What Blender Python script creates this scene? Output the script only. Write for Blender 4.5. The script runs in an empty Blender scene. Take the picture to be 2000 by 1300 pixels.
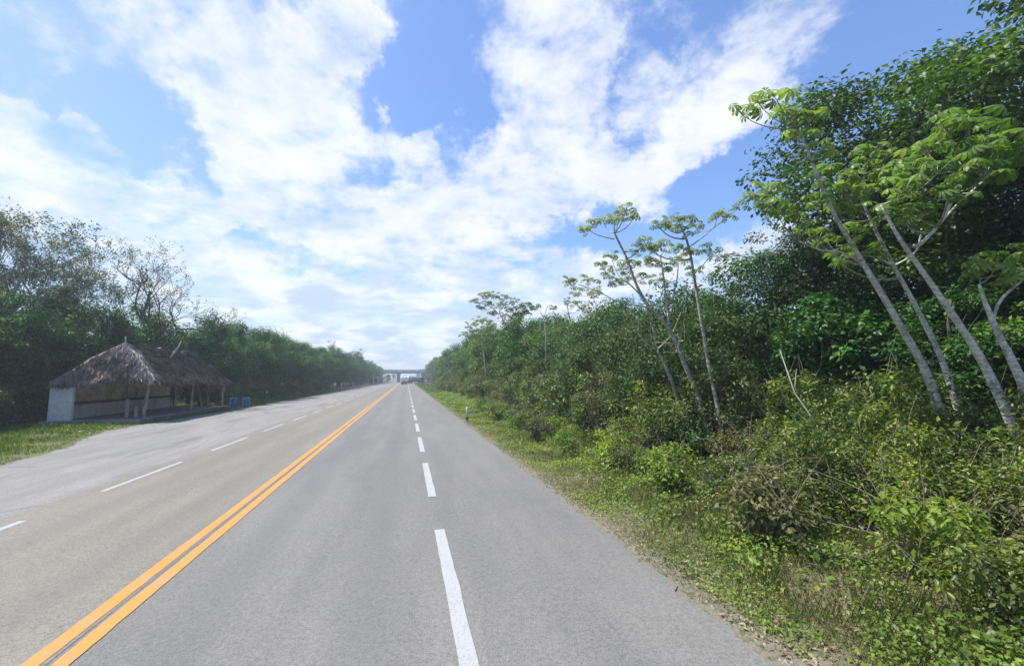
import bpy, math
import numpy as np
from mathutils import Vector, Matrix

# ------------------------------------------------------------------ camera
S = bpy.context.scene
COL = S.collection
cam = bpy.data.cameras.new("camera")
cam.sensor_width = 36.0
cam.lens = 36.0 * 850 / 2000
cam.clip_start = 0.05
cam.clip_end = 9000
camo = bpy.data.objects.new("camera", cam)
COL.objects.link(camo)
camo.location = (0, 0, 2.5)
camo.rotation_euler = (math.radians(90 + 5.911), 0, math.radians(-13.553))
S.camera = camo

# ------------------------------------------------------------------ light
SUN_EL, SUN_AZ = 60.0, -80.0          # azimuth measured from the road direction (+Y), negative = left
EXPOSURE = 0.78
sd = bpy.data.lights.new("sun", 'SUN')
sd.energy = 4.6
sd.angle = math.radians(0.55)
sd.color = (1.0, 0.955, 0.88)
so = bpy.data.objects.new("sun", sd)
COL.objects.link(so)
ca, sa = math.radians(SUN_AZ), math.radians(SUN_EL)
sun_dir = Vector((math.sin(ca) * math.cos(sa), math.cos(ca) * math.cos(sa), math.sin(sa)))
so.rotation_euler = sun_dir.to_track_quat('Z', 'Y').to_euler()
so.location = sun_dir * 60

S.view_settings.view_transform = 'Standard'
S.view_settings.look = 'None'
S.view_settings.gamma = 1.0
S.view_settings.exposure = EXPOSURE
S.render.resolution_x, S.render.resolution_y = 1024, 665
try:
    cy = S.cycles
    cy.max_bounces = 6
    cy.diffuse_bounces = 3
    cy.transmission_bounces = 3
    cy.transparent_max_bounces = 6
    cy.volume_bounces = 0
    cy.caustics_reflective = False
    cy.caustics_refractive = False
except Exception:
    pass

CLOUDS = [  # direction, axis across, half-widths (radians), weight
    ((-0.329, 0.74, 0.587), (0.931, 0.15, 0.333), 0.136, 0.120, 1.00),
    ((-0.256, 0.806, 0.533), (0.917, 0.377, -0.132), 0.140, 0.115, 1.10),
    ((-0.151, 0.764, 0.628), (0.944, -0.079, 0.322), 0.150, 0.087, 1.00),
    ((-0.102, 0.803, 0.588), (0.984, -0.005, 0.176), 0.087, 0.066, 0.90),
    ((-0.294, 0.838, 0.46), (0.948, 0.194, 0.253), 0.106, 0.103, 0.95),
    ((-0.226, 0.883, 0.412), (0.939, 0.31, -0.15), 0.136, 0.088, 0.90),
    ((-0.152, 0.871, 0.468), (0.981, 0.076, 0.176), 0.075, 0.065, 0.70),
    ((-0.016, 0.882, 0.471), (0.962, -0.116, 0.247), 0.104, 0.048, 0.80),
    ((0.023, 0.867, 0.498), (0.993, -0.079, 0.091), 0.050, 0.040, 0.70),
    ((0.228, 0.703, 0.674), (0.947, -0.32, 0.014), 0.155, 0.130, 0.85),
    ((0.249, 0.772, 0.585), (0.959, -0.282, -0.036), 0.152, 0.106, 0.85),
    ((0.296, 0.815, 0.498), (0.948, -0.315, -0.048), 0.170, 0.117, 0.95),
    ((0.225, 0.884, 0.409), (0.916, -0.335, 0.221), 0.211, 0.117, 1.00),
    ((0.395, 0.808, 0.438), (0.918, -0.362, -0.161), 0.181, 0.070, 0.90),
    ((0.485, 0.758, 0.436), (0.836, -0.548, 0.022), 0.108, 0.050, 0.50),
    ((0.59, 0.536, 0.604), (0.521, -0.824, 0.222), 0.144, 0.116, 0.55),
    ((0.573, 0.611, 0.546), (0.447, -0.792, 0.416), 0.158, 0.119, 0.62),
    ((0.527, 0.698, 0.484), (0.653, -0.698, 0.294), 0.172, 0.093, 0.60),
    ((0.444, 0.674, 0.59), (0.894, -0.293, -0.339), 0.043, 0.095, 0.60),
    ((0.438, 0.712, 0.548), (0.889, -0.434, -0.147), 0.053, 0.035, 0.35),
    ((-0.558, 0.758, 0.338), (0.806, 0.592, 0.002), 0.111, 0.064, 1.30),
    ((-0.494, 0.816, 0.299), (0.794, 0.564, -0.228), 0.141, 0.075, 1.30),
    ((-0.403, 0.875, 0.267), (0.889, 0.444, -0.116), 0.158, 0.083, 1.20),
    ((-0.514, 0.773, 0.372), (0.849, 0.398, 0.346), 0.052, 0.037, 0.40),
    ((-0.397, 0.846, 0.355), (0.912, 0.321, 0.256), 0.025, 0.021, 0.60),
    ((-0.535, 0.731, 0.423), (0.697, 0.665, -0.268), 0.028, 0.029, 0.20),
    ((-0.302, 0.875, 0.379), (0.948, 0.232, 0.218), 0.100, 0.073, 0.60),
    ((-0.166, 0.932, 0.323), (0.983, 0.128, 0.132), 0.215, 0.102, 0.85),
    ((0.041, 0.935, 0.353), (0.985, -0.098, 0.143), 0.265, 0.118, 0.95),
    ((-0.043, 0.969, 0.243), (0.997, 0.027, 0.068), 0.324, 0.111, 0.85),
    ((0.222, 0.922, 0.317), (0.953, -0.275, 0.129), 0.252, 0.090, 0.80),
    ((-0.276, 0.944, 0.181), (0.96, 0.261, 0.101), 0.214, 0.081, 0.75),
    ((-0.185, 0.975, 0.126), (0.982, 0.178, 0.056), 0.324, 0.086, 0.70),
    ((0.151, 0.975, 0.161), (0.988, -0.156, 0.013), 0.385, 0.105, 0.80),
    ((0.39, 0.886, 0.248), (0.918, -0.393, -0.043), 0.226, 0.091, 0.75),
    ((0.615, 0.753, 0.234), (0.777, -0.63, -0.016), 0.247, 0.089, 0.85),
    ((-0.48, 0.857, 0.188), (0.876, 0.453, 0.168), 0.142, 0.077, 0.50),
    ((0.005, 0.998, 0.066), (1.0, -0.007, 0.015), 0.446, 0.080, 0.50),
    ((0.731, 0.622, 0.279), (0.677, -0.711, -0.191), 0.101, 0.074, 0.30),
    ((0.05, 0.808, 0.587), (0.998, -0.014, -0.067), 0.117, 0.151, -0.70),
    ((0.431, 0.751, 0.501), (0.888, -0.252, -0.385), 0.051, 0.082, -0.35),
    ((0.472, 0.825, 0.311), (0.871, -0.492, -0.019), 0.255, 0.046, -1.10),
    ((-0.312, 0.917, 0.249), (0.948, 0.281, 0.151), 0.051, 0.029, -0.70),
    ((0.598, 0.723, 0.346), (0.706, -0.679, 0.2), 0.136, 0.061, -0.60),
    ((-0.071, 0.901, 0.429), (0.992, 0.018, 0.125), 0.056, 0.045, -0.70),
    ((0.081, 0.893, 0.443), (0.991, -0.119, 0.058), 0.076, 0.051, -0.60),
    ((-0.241, 0.944, 0.224), (0.959, 0.195, 0.207), 0.102, 0.025, -0.50),
    ((-0.443, 0.816, 0.371), (0.809, 0.542, -0.227), 0.068, 0.060, -0.90),
    ((0.18, 0.747, 0.64), (0.972, -0.235, -0.0), 0.049, 0.097, -0.30),
    ((-0.539, 0.696, 0.473), (0.828, 0.337, 0.448), 0.092, 0.070, 0.30),
    ((-0.458, 0.736, 0.498), (0.877, 0.28, 0.391), 0.109, 0.097, 0.22),
]
CECROPIAS = [
    dict(label='tall ringed pale trunk leaning left, its small crown standing clear against the blue sky', group='cecropia trees leaning over the roadside', lobe=0.27,
         stems=[([(10.72, 6.46, -0.05), (10.1, 6.48, 2.33), (9.48, 6.5, 3.49), (8.76, 6.55, 4.69), (8.04, 6.59, 5.9), (7.42, 6.58, 7.41)], 0.115, 0.022), ([(8.76, 6.55, 4.69), (8.36, 6.62, 4.95), (7.87, 6.73, 5.02), (7.47, 6.81, 5.2)], 0.03, 0.02), ([(9.07, 6.78, 4.77), (8.55, 6.88, 4.93), (7.93, 6.98, 5.4)], 0.025, 0.015)],
         tips=[(6.27, 6.75, 7.61), (6.81, 6.89, 8.02), (6.58, 6.24, 7.63), (7.09, 6.44, 7.54), (7.3, 6.26, 7.31), (7.07, 6.3, 6.94), (7.54, 6.3, 6.75), (6.55, 6.8, 5.84), (6.98, 6.77, 5.66), (7.5, 6.81, 5.51), (6.79, 6.79, 6.07), (8.03, 6.86, 5.26), (7.48, 6.43, 5.78)]),
    dict(label='slender ringed trunk between two thicker pale ones, with light green leaves', group='cecropia trees leaning over the roadside', lobe=0.29,
         stems=[([(11.96, 6.98, -0.05), (11.37, 6.98, 2.53), (10.78, 6.98, 3.8), (10.17, 7.01, 4.9), (9.66, 7.03, 5.89), (9.43, 7.03, 6.44)], 0.085, 0.02), ([(10.17, 7.01, 4.9), (9.68, 7.11, 5.12), (9.14, 7.24, 5.06)], 0.03, 0.02), ([(10.17, 7.01, 4.9), (10.64, 6.87, 5.23), (10.74, 6.78, 5.78)], 0.03, 0.02)],
         tips=[(8.53, 6.97, 6.32), (8.35, 6.49, 6.42), (9.38, 6.85, 6.81), (8.74, 6.96, 5.89), (9.34, 6.76, 6.31), (9.64, 6.56, 6.48), (9.29, 6.56, 5.79), (9.29, 7.1, 5.54), (8.5, 6.94, 5.1), (9.55, 6.48, 6.65), (9.09, 7.22, 4.88), (9.35, 6.79, 7.23), (7.98, 6.71, 6.48), (9.59, 6.95, 5.07), (8.65, 6.65, 6.09), (10.1, 6.92, 7.28)]),
    dict(label='thickest white ringed trunk by the verge with a curved limb carrying bright yellow-green leaves', group='cecropia trees leaning over the roadside', lobe=0.29,
         stems=[([(10.46, 5.32, -0.05), (10.15, 5.32, 1.4), (9.75, 5.32, 2.31), (9.35, 5.34, 3.05), (8.73, 5.39, 3.95), (8.12, 5.45, 4.82), (7.77, 5.47, 5.43)], 0.12, 0.022), ([(8.33, 5.41, 4.73), (8.46, 5.37, 4.78), (8.79, 5.25, 5.17), (9.01, 5.15, 5.64), (9.27, 5.04, 6.03)], 0.045, 0.022), ([(8.8, 5.59, 4.87), (9.4, 5.37, 5.55), (9.92, 5.19, 6.04)], 0.03, 0.018)],
         tips=[(8.32, 5.32, 6.06), (8.75, 5.34, 6.4), (8.59, 4.94, 6.52), (9.19, 4.99, 6.78), (10.02, 5.18, 6.86), (9.5, 5.36, 6.4), (8.88, 4.74, 6.1), (9.31, 4.71, 6.23), (8.16, 4.88, 5.74), (8.95, 5.08, 5.83), (8.85, 4.7, 5.65), (9.64, 4.91, 6.01), (8.61, 5.39, 5.66), (7.86, 5.21, 5.51), (8.39, 5.53, 5.14), (8.04, 5.51, 5.29), (8.29, 4.86, 5.32), (8.43, 5.39, 5.28)]),
    dict(label='pale ringed trunk at the far right edge, its leaves cut by the frame', group='cecropia trees leaning over the roadside', lobe=0.28,
         stems=[([(10.4, 5.1, -0.05), (10.02, 5.08, 2.06), (9.8, 5.07, 2.65), (9.5, 5.08, 3.24), (9.28, 5.08, 3.75), (9.17, 5.07, 4.04)], 0.11, 0.022), ([(9.41, 5.08, 3.45), (9.53, 5.01, 3.79), (9.89, 4.89, 4.13)], 0.035, 0.02)],
         tips=[(9.41, 5.18, 4.17), (9.18, 4.88, 4.21), (10.13, 4.97, 4.55), (9.65, 4.92, 4.12), (10.16, 4.76, 4.33), (9.68, 4.44, 4.62)]),
    dict(label='slim tree with bare pale limbs forking low, leftmost of the middle group', group='cecropia trees rising out of the scrub', lobe=0.25,
         stems=[([(8.11, 11.44, -0.05), (7.74, 11.43, 1.95), (7.4, 11.42, 2.84), (7.14, 11.43, 3.32)], 0.09, 0.06), ([(7.14, 11.43, 3.32), (6.83, 11.48, 3.52), (6.49, 11.52, 3.97), (6.25, 11.52, 4.49)], 0.045, 0.02), ([(7.14, 11.43, 3.32), (6.85, 11.37, 4.57), (6.39, 11.41, 5.17), (6.09, 11.46, 5.39)], 0.05, 0.02), ([(7.36, 11.79, 3.35), (7.76, 11.64, 3.78), (8.04, 11.5, 4.48)], 0.035, 0.015), ([(6.85, 11.37, 4.57), (6.04, 11.55, 4.72), (5.44, 11.66, 5.02), (4.85, 11.78, 5.24)], 0.03, 0.015)],
         tips=[(4.43, 11.42, 5.19), (5.05, 12.36, 5.05), (4.95, 11.27, 5.21), (5.65, 12.29, 5.15), (5.64, 11.53, 5.54), (5.96, 11.69, 5.28), (5.68, 11.95, 5.87), (6.1, 11.45, 5.77), (6.08, 11.13, 5.32), (5.56, 11.02, 5.85)]),
    dict(label='leaning tree with a long bare stem holding two flat tufts above the scrub', group='cecropia trees rising out of the scrub', lobe=0.24,
         stems=[([(8.18, 10.4, -0.05), (7.78, 10.4, 1.81), (7.43, 10.4, 2.61), (6.92, 10.4, 3.78), (6.29, 10.47, 4.49), (5.96, 10.49, 5.1), (5.73, 10.48, 5.72), (5.38, 10.49, 6.41)], 0.11, 0.035), ([(6.92, 10.4, 3.78), (6.82, 10.36, 4.41), (6.71, 10.3, 5.21), (6.61, 10.26, 5.79)], 0.05, 0.025), ([(6.94, 10.53, 4.44), (7.16, 10.42, 5.0), (7.21, 10.33, 5.7)], 0.03, 0.02), ([(7.42, 10.36, 3.02), (7.15, 10.39, 3.37), (6.54, 10.52, 3.47)], 0.03, 0.015), ([(6.9, 10.16, 3.15), (7.02, 10.09, 3.55), (7.14, 9.97, 4.36)], 0.03, 0.015), ([(5.39, 10.51, 6.24), (4.98, 10.59, 6.34), (4.71, 10.64, 6.48)], 0.025, 0.015)],
         tips=[(4.85, 11.32, 6.64), (4.69, 10.33, 6.51), (5.33, 11.04, 6.93), (5.0, 9.73, 6.43), (5.33, 9.74, 6.73), (5.95, 10.48, 6.84), (5.53, 10.45, 6.91), (5.93, 10.26, 5.88), (6.07, 10.06, 6.0), (6.6, 10.47, 5.99), (6.68, 10.1, 6.03), (7.27, 10.51, 6.05), (7.31, 10.12, 5.8), (6.43, 10.47, 5.62), (6.84, 10.5, 5.51), (7.55, 10.94, 5.81), (6.24, 10.96, 5.66), (6.08, 10.3, 5.13), (6.94, 10.94, 5.25)]),
    dict(label='straight dark-stemmed tree, tallest of the middle group, with one limb reaching right', group='cecropia trees rising out of the scrub', lobe=0.23,
         stems=[([(8.02, 9.84, -0.05), (7.87, 9.8, 1.4), (7.52, 9.72, 3.0), (7.25, 9.63, 4.44), (6.98, 9.54, 5.84), (6.71, 9.54, 6.47)], 0.085, 0.035), ([(6.98, 9.54, 5.84), (7.29, 9.44, 6.08), (7.67, 9.32, 6.41), (8.11, 9.17, 6.77)], 0.025, 0.015), ([(7.18, 9.56, 5.23), (7.37, 9.49, 5.42), (7.56, 9.42, 5.68)], 0.02, 0.012)],
         tips=[(5.98, 9.23, 6.14), (6.68, 9.88, 6.59), (6.7, 9.46, 6.51), (7.19, 9.69, 6.59), (7.55, 9.93, 6.5), (6.87, 9.58, 6.22), (6.52, 9.61, 6.25), (7.31, 8.88, 6.38), (7.7, 9.01, 6.5), (8.17, 9.15, 6.83), (7.54, 9.63, 5.81), (7.96, 9.7, 5.72), (6.96, 9.43, 5.61), (6.79, 9.14, 5.04), (5.91, 9.56, 5.68)]),
    dict(label='wide flat-topped pale crown rising above the distant scrub', group='far cecropia trees with flat pale crowns', lobe=0.50,
         stems=[([(9.62, 37.11, -0.05), (9.39, 37.04, 2.41), (8.89, 36.88, 5.08), (8.64, 36.8, 6.41), (7.73, 36.83, 8.19)], 0.16, 0.06), ([(8.64, 36.8, 6.41), (9.27, 36.53, 7.52), (10.11, 36.23, 8.41)], 0.08, 0.04), ([(7.73, 36.85, 7.97), (7.07, 36.94, 8.64), (5.97, 37.16, 9.08)], 0.06, 0.04)],
         tips=[(5.86, 38.55, 9.31), (6.48, 38.82, 8.68), (6.48, 38.34, 9.77), (6.86, 37.08, 8.88), (7.2, 35.84, 9.35), (7.36, 35.08, 8.35), (8.08, 36.37, 9.26), (8.51, 36.26, 8.36), (8.81, 36.56, 9.1), (9.44, 36.29, 8.62), (10.16, 36.39, 8.76), (10.81, 36.22, 8.48), (7.26, 37.92, 8.1), (8.34, 37.51, 7.85), (9.36, 36.91, 7.9), (9.84, 36.07, 7.93), (6.48, 36.21, 9.47)]),
    dict(label='smaller pale crown left of the wide flat-topped one', group='far cecropia trees with flat pale crowns', lobe=0.50,
         stems=[([(7.65, 41.73, -0.05), (7.5, 41.64, 2.4), (7.2, 41.45, 4.86), (6.82, 41.36, 6.58)], 0.15, 0.06), ([(7.17, 41.35, 5.84), (7.63, 41.13, 6.83), (8.24, 40.93, 7.32)], 0.06, 0.04)],
         tips=[(5.59, 39.77, 7.11), (6.31, 41.36, 7.71), (6.88, 41.18, 7.9), (7.23, 39.79, 7.55), (7.71, 39.75, 7.17), (6.27, 40.41, 6.82), (7.09, 40.94, 7.04), (8.26, 40.04, 6.83), (5.83, 40.06, 6.43), (8.96, 40.27, 6.53), (5.22, 40.51, 6.46)]),
    dict(label='thin bare-limbed tree poking out of the scrub with a few yellow tips', group='far cecropia trees with flat pale crowns', lobe=0.30,
         stems=[([(9.81, 22.54, -0.05), (9.33, 22.46, 3.57), (9.03, 22.41, 4.69), (8.65, 22.38, 5.81), (8.49, 22.33, 6.66)], 0.08, 0.03), ([(8.83, 22.4, 5.25), (8.19, 22.51, 5.67), (7.76, 22.56, 6.18)], 0.03, 0.02), ([(9.71, 22.19, 5.25), (10.09, 21.97, 6.38), (9.72, 21.99, 7.08)], 0.035, 0.02), ([(9.03, 22.41, 4.69), (9.71, 22.19, 5.25)], 0.04, 0.03)],
         tips=[(8.61, 22.63, 6.71), (8.77, 21.69, 6.42), (9.78, 22.14, 7.11), (10.12, 22.21, 6.99), (9.27, 22.19, 6.24), (7.65, 22.24, 6.18)]),
]

# ------------------------------------------------------------------ sky
W = bpy.data.worlds.new("World")
S.world = W
W.use_nodes = True
NT = W.node_tree
NT.nodes.clear()
def nn(t, **k):
    n = NT.nodes.new(t)
    for a, b in k.items():
        setattr(n, a, b)
    return n
def lk(a, b): NT.links.new(a, b)
sky = nn('ShaderNodeTexSky', sky_type='NISHITA', sun_disc=False)
sky.sun_elevation = math.radians(SUN_EL)
sky.sun_rotation = math.radians(SUN_AZ)
sky.altitude = 10
sky.air_density = 1.15
sky.dust_density = 0.7
sky.ozone_density = 2.5
tc = nn('ShaderNodeTexCoord')
GEN = tc.outputs['Generated']
wn = nn('ShaderNodeTexNoise'); wn.inputs['Scale'].default_value = 5.5; wn.inputs['Detail'].default_value = 7; wn.inputs['Roughness'].default_value = .62
lk(GEN, wn.inputs['Vector'])
sub = nn('ShaderNodeVectorMath', operation='SUBTRACT'); sub.inputs[1].default_value = (.5, .5, .5)
lk(wn.outputs['Color'], sub.inputs[0])
sc_ = nn('ShaderNodeVectorMath', operation='SCALE'); sc_.inputs['Scale'].default_value = .38
lk(sub.outputs[0], sc_.inputs[0])
wv = nn('ShaderNodeVectorMath', operation='ADD'); lk(GEN, wv.inputs[0]); lk(sc_.outputs[0], wv.inputs[1])
gaps = False
acc = None
for d, ax, rx, ry, w in sorted(CLOUDS, key=lambda q: -q[4]):       # clouds first, then the gaps between them
    if w < 0 and not gaps:
        cap = nn('ShaderNodeMath', operation='MINIMUM'); lk(acc, cap.inputs[0]); cap.inputs[1].default_value = .68; acc = cap.outputs[0]; gaps = True
    d = Vector(d).normalized(); ax = Vector(ax); ax = (ax - d * ax.dot(d)).normalized(); up = d.cross(ax)
    m = Matrix((ax, up, d)).transposed().to_euler()
    mp = nn('ShaderNodeMapping', vector_type='TEXTURE')
    mp.inputs['Location'].default_value = d
    mp.inputs['Rotation'].default_value = m
    mp.inputs['Scale'].default_value = (rx * 1.25, ry * 1.25, .6)
    lk(wv.outputs[0], mp.inputs['Vector'])
    g = nn('ShaderNodeTexGradient', gradient_type='SPHERICAL')
    lk(mp.outputs[0], g.inputs['Vector'])
    ma = nn('ShaderNodeMath', operation='MULTIPLY_ADD')
    lk(g.outputs['Fac'], ma.inputs[0]); ma.inputs[1].default_value = w
    if acc is None: ma.inputs[2].default_value = 0
    else: lk(acc, ma.inputs[2])
    acc = ma.outputs[0]
# cloud-plane coordinates for the fine structure
sx = nn('ShaderNodeSeparateXYZ'); lk(GEN, sx.inputs[0])
zz = nn('ShaderNodeMath', operation='MAXIMUM'); lk(sx.outputs[2], zz.inputs[0]); zz.inputs[1].default_value = 0
za = nn('ShaderNodeMath', operation='ADD'); lk(zz.outputs[0], za.inputs[0]); za.inputs[1].default_value = .22
dv = nn('ShaderNodeVectorMath', operation='DIVIDE'); lk(GEN, dv.inputs[0])
cb = nn('ShaderNodeCombineXYZ'); [lk(za.outputs[0], cb.inputs[i]) for i in range(3)]
lk(cb.outputs[0], dv.inputs[1])
def noise(scale, det, rough, dist=0.0, vec=None):
    n = nn('ShaderNodeTexNoise'); n.inputs['Scale'].default_value = scale; n.inputs['Detail'].default_value = det
    n.inputs['Roughness'].default_value = rough; n.inputs['Distortion'].default_value = dist
    lk(vec or dv.outputs[0], n.inputs['Vector']); return n.outputs['Fac']
def math_(op, a, b, clamp=False):
    n = nn('ShaderNodeMath', operation=op); n.use_clamp = clamp
    for i, v in enumerate((a, b)):
        if isinstance(v, (int, float)): n.inputs[i].default_value = v
        else: lk(v, n.inputs[i])
    return n.outputs[0]
def ramp01(v, a, b, c=0.0, d=1.0, smooth=True):
    n = nn('ShaderNodeMapRange'); n.interpolation_type = 'SMOOTHSTEP' if smooth else 'LINEAR'
    lk(v, n.inputs['Value']); n.inputs['From Min'].default_value = a; n.inputs['From Max'].default_value = b
    n.inputs['To Min'].default_value = c; n.inputs['To Max'].default_value = d; return n.outputs['Result']
f1 = noise(2.6, 12, .64, .25)
f2 = noise(9.0, 10, .62, .15)
f3 = noise(1.4, 4, .5)
dens = math_('ADD', acc, math_('MULTIPLY', math_('SUBTRACT', f1, .5), 2.1))
dens = math_('ADD', dens, math_('MULTIPLY', math_('SUBTRACT', f2, .5), 1.1))
cover = ramp01(dens, .02, .86)
thick = ramp01(dens, .55, 1.35)
# a thin even veil, thicker toward the sun side and the horizon
veil = ramp01(sx.outputs[0], -.85, .25, .50, .20)
hz = ramp01(sx.outputs[2], .0, .30, .75, .0)
veil = math_('MAXIMUM', veil, hz)
# shading: bright billows, blue-grey undersides low over the road
low = ramp01(sx.outputs[2], .05, .50, 1.0, 0.15)
sh = math_('MULTIPLY', ramp01(noise(3.2, 8, .58, .3), .38, .62), low)
cm = nn('ShaderNodeMix', data_type='RGBA')
lk(sh, cm.inputs[0])
cm.inputs[6].default_value = (.62, .63, .645, 1)
cm.inputs[7].default_value = (.33, .41, .54, 1)
bgc = nn('ShaderNodeBackground'); lk(cm.outputs[2], bgc.inputs['Color']); bgc.inputs['Strength'].default_value = 1.0
hue = nn('ShaderNodeHueSaturation'); hue.inputs['Saturation'].default_value = 1.34; hue.inputs['Value'].default_value = 1.05; hue.inputs['Hue'].default_value = .511
lk(sky.outputs[0], hue.inputs['Color'])
bgs = nn('ShaderNodeBackground'); bgs.inputs['Strength'].default_value = 0.126
lk(hue.outputs[0], bgs.inputs['Color'])
bgv = nn('ShaderNodeBackground'); bgv.inputs['Color'].default_value = (.375, .46, .60, 1); bgv.inputs['Strength'].default_value = 1.0
m1 = nn('ShaderNodeMixShader'); lk(veil, m1.inputs[0]); lk(bgs.outputs[0], m1.inputs[1]); lk(bgv.outputs[0], m1.inputs[2])
m2 = nn('ShaderNodeMixShader')
cov2 = math_('MULTIPLY', cover, ramp01(thick, 0, 1, .86, 1.0))
lk(cov2, m2.inputs[0]); lk(m1.outputs[0], m2.inputs[1]); lk(bgc.outputs[0], m2.inputs[2])
wo = nn('ShaderNodeOutputWorld'); lk(m2.outputs[0], wo.inputs[0])

# ------------------------------------------------------------------ materials
def newmat(name):
    m = bpy.data.materials.new(name); m.use_nodes = True
    t = m.node_tree; t.nodes.clear()
    return m, t
class G:
    """tiny node-graph helper"""
    def __init__(s, t): s.t = t
    def n(s, ty, **k):
        x = s.t.nodes.new(ty)
        for a, b in k.items(): setattr(x, a, b)
        return x
    def l(s, a, b): s.t.links.new(a, b)
    def set(s, n, **k):
        for a, b in k.items():
            a = a.replace('_', ' ')
            if hasattr(b, 'links') or isinstance(b, bpy.types.NodeSocket): s.l(b, n.inputs[a])
            else: n.inputs[a].default_value = b
        return n
    def noise(s, vec, scale, det=4, rough=.55, dist=0.0):
        n = s.n('ShaderNodeTexNoise'); s.l(vec, n.inputs['Vector'])
        n.inputs['Scale'].default_value = scale; n.inputs['Detail'].default_value = det
        n.inputs['Roughness'].default_value = rough; n.inputs['Distortion'].default_value = dist
        return n.outputs['Fac']
    def map(s, vec, sc=(1, 1, 1), loc=(0, 0, 0), rot=(0, 0, 0)):
        n = s.n('ShaderNodeMapping'); s.l(vec, n.inputs['Vector']); n.inputs['Scale'].default_value = sc
        n.inputs['Location'].default_value = loc; n.inputs['Rotation'].default_value = rot
        return n.outputs[0]
    def ramp(s, v, stops, interp='LINEAR'):
        n = s.n('ShaderNodeValToRGB'); s.l(v, n.inputs[0]); r = n.color_ramp; r.interpolation = interp
        while len(r.elements) < len(stops): r.elements.new(.5)
        for e, (p, c) in zip(r.elements, stops):
            e.position = p; e.color = (c[0], c[1], c[2], 1) if hasattr(c, '__len__') else (c, c, c, 1)
        return n.outputs['Color']
    def mr(s, v, a, b, c=0., d=1.):
        n = s.n('ShaderNodeMapRange'); n.interpolation_type = 'SMOOTHSTEP'; s.l(v, n.inputs['Value'])
        for k, q in zip(('From Min', 'From Max', 'To Min', 'To Max'), (a, b, c, d)): n.inputs[k].default_value = q
        return n.outputs['Result']
    def mix(s, f, a, b, mode='MIX'):
        n = s.n('ShaderNodeMix', data_type='RGBA', blend_type=mode)
        for i, v in ((0, f), (6, a), (7, b)):
            if isinstance(v, bpy.types.NodeSocket): s.l(v, n.inputs[i])
            elif i == 0: n.inputs[0].default_value = v
            else: n.inputs[i].default_value = (v[0], v[1], v[2], 1)
        return n.outputs[2]
    def ma(s, op, a, b=0., clamp=False):
        n = s.n('ShaderNodeMath', operation=op); n.use_clamp = clamp
        for i, v in ((0, a), (1, b)):
            if isinstance(v, bpy.types.NodeSocket): s.l(v, n.inputs[i])
            else: n.inputs[i].default_value = v
        return n.outputs[0]
    def out(s, sh): o = s.n('ShaderNodeOutputMaterial'); s.l(sh, o.inputs['Surface'])
    def pbsdf(s, col, rough=.6, spec=.4, metal=0., bump=None, bs=.3, bd=.02):
        p = s.n('ShaderNodeBsdfPrincipled')
        if isinstance(col, bpy.types.NodeSocket): s.l(col, p.inputs['Base Color'])
        else: p.inputs['Base Color'].default_value = (*col[:3], 1)
        if isinstance(rough, bpy.types.NodeSocket): s.l(rough, p.inputs['Roughness'])
        else: p.inputs['Roughness'].default_value = rough
        p.inputs['Specular IOR Level'].default_value = spec; p.inputs['Metallic'].default_value = metal
        if bump is not None:
            b = s.n('ShaderNodeBump'); b.inputs['Strength'].default_value = bs; b.inputs['Distance'].default_value = bd
            s.l(bump, b.inputs['Height']); s.l(b.outputs[0], p.inputs['Normal'])
        return p.outputs[0]

def leafmat(name, cols, transl=.35, rough=.45, clump=1.3, spec=.35, dry=None):
    """cols: three base greens dark..light; per-leaf and per-clump variation"""
    m, t = newmat(name); g = G(t)
    geo = g.n('ShaderNodeNewGeometry'); tcn = g.n('ShaderNodeTexCoord'); oi = g.n('ShaderNodeObjectInfo')
    r = geo.outputs['Random Per Island']
    cl = g.noise(tcn.outputs['Object'], clump, 2)
    v = g.ma('ADD', g.ma('MULTIPLY', r, .45), g.ma('MULTIPLY', g.mr(cl, .32, .68), .55))
    stops = [(0.0, cols[0]), (.5, cols[1]), (.92, cols[2])]
    if dry: stops.append((.985, dry))
    c = g.ramp(v, stops)
    hs = g.n('ShaderNodeHueSaturation'); g.l(c, hs.inputs['Color'])
    g.l(g.mr(oi.outputs['Random'], 0, 1, .485, .515), hs.inputs['Hue'])
    g.l(g.mr(oi.outputs['Random'], 0, 1, 1.2, .82), hs.inputs['Value'])
    c = hs.outputs[0]
    p = g.n('ShaderNodeBsdfPrincipled'); g.l(c, p.inputs['Base Color']); p.inputs['Roughness'].default_value = rough
    p.inputs['Specular IOR Level'].default_value = spec
    tr = g.n('ShaderNodeBsdfTranslucent')
    g.l(g.mix(1.0, c, (1.25, 1.5, .55), 'MULTIPLY'), tr.inputs['Color'])
    mx = g.n('ShaderNodeMixShader'); mx.inputs[0].default_value = transl
    g.l(p.outputs[0], mx.inputs[1]); g.l(tr.outputs[0], mx.inputs[2]); g.out(mx.outputs[0])
    return m
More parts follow.
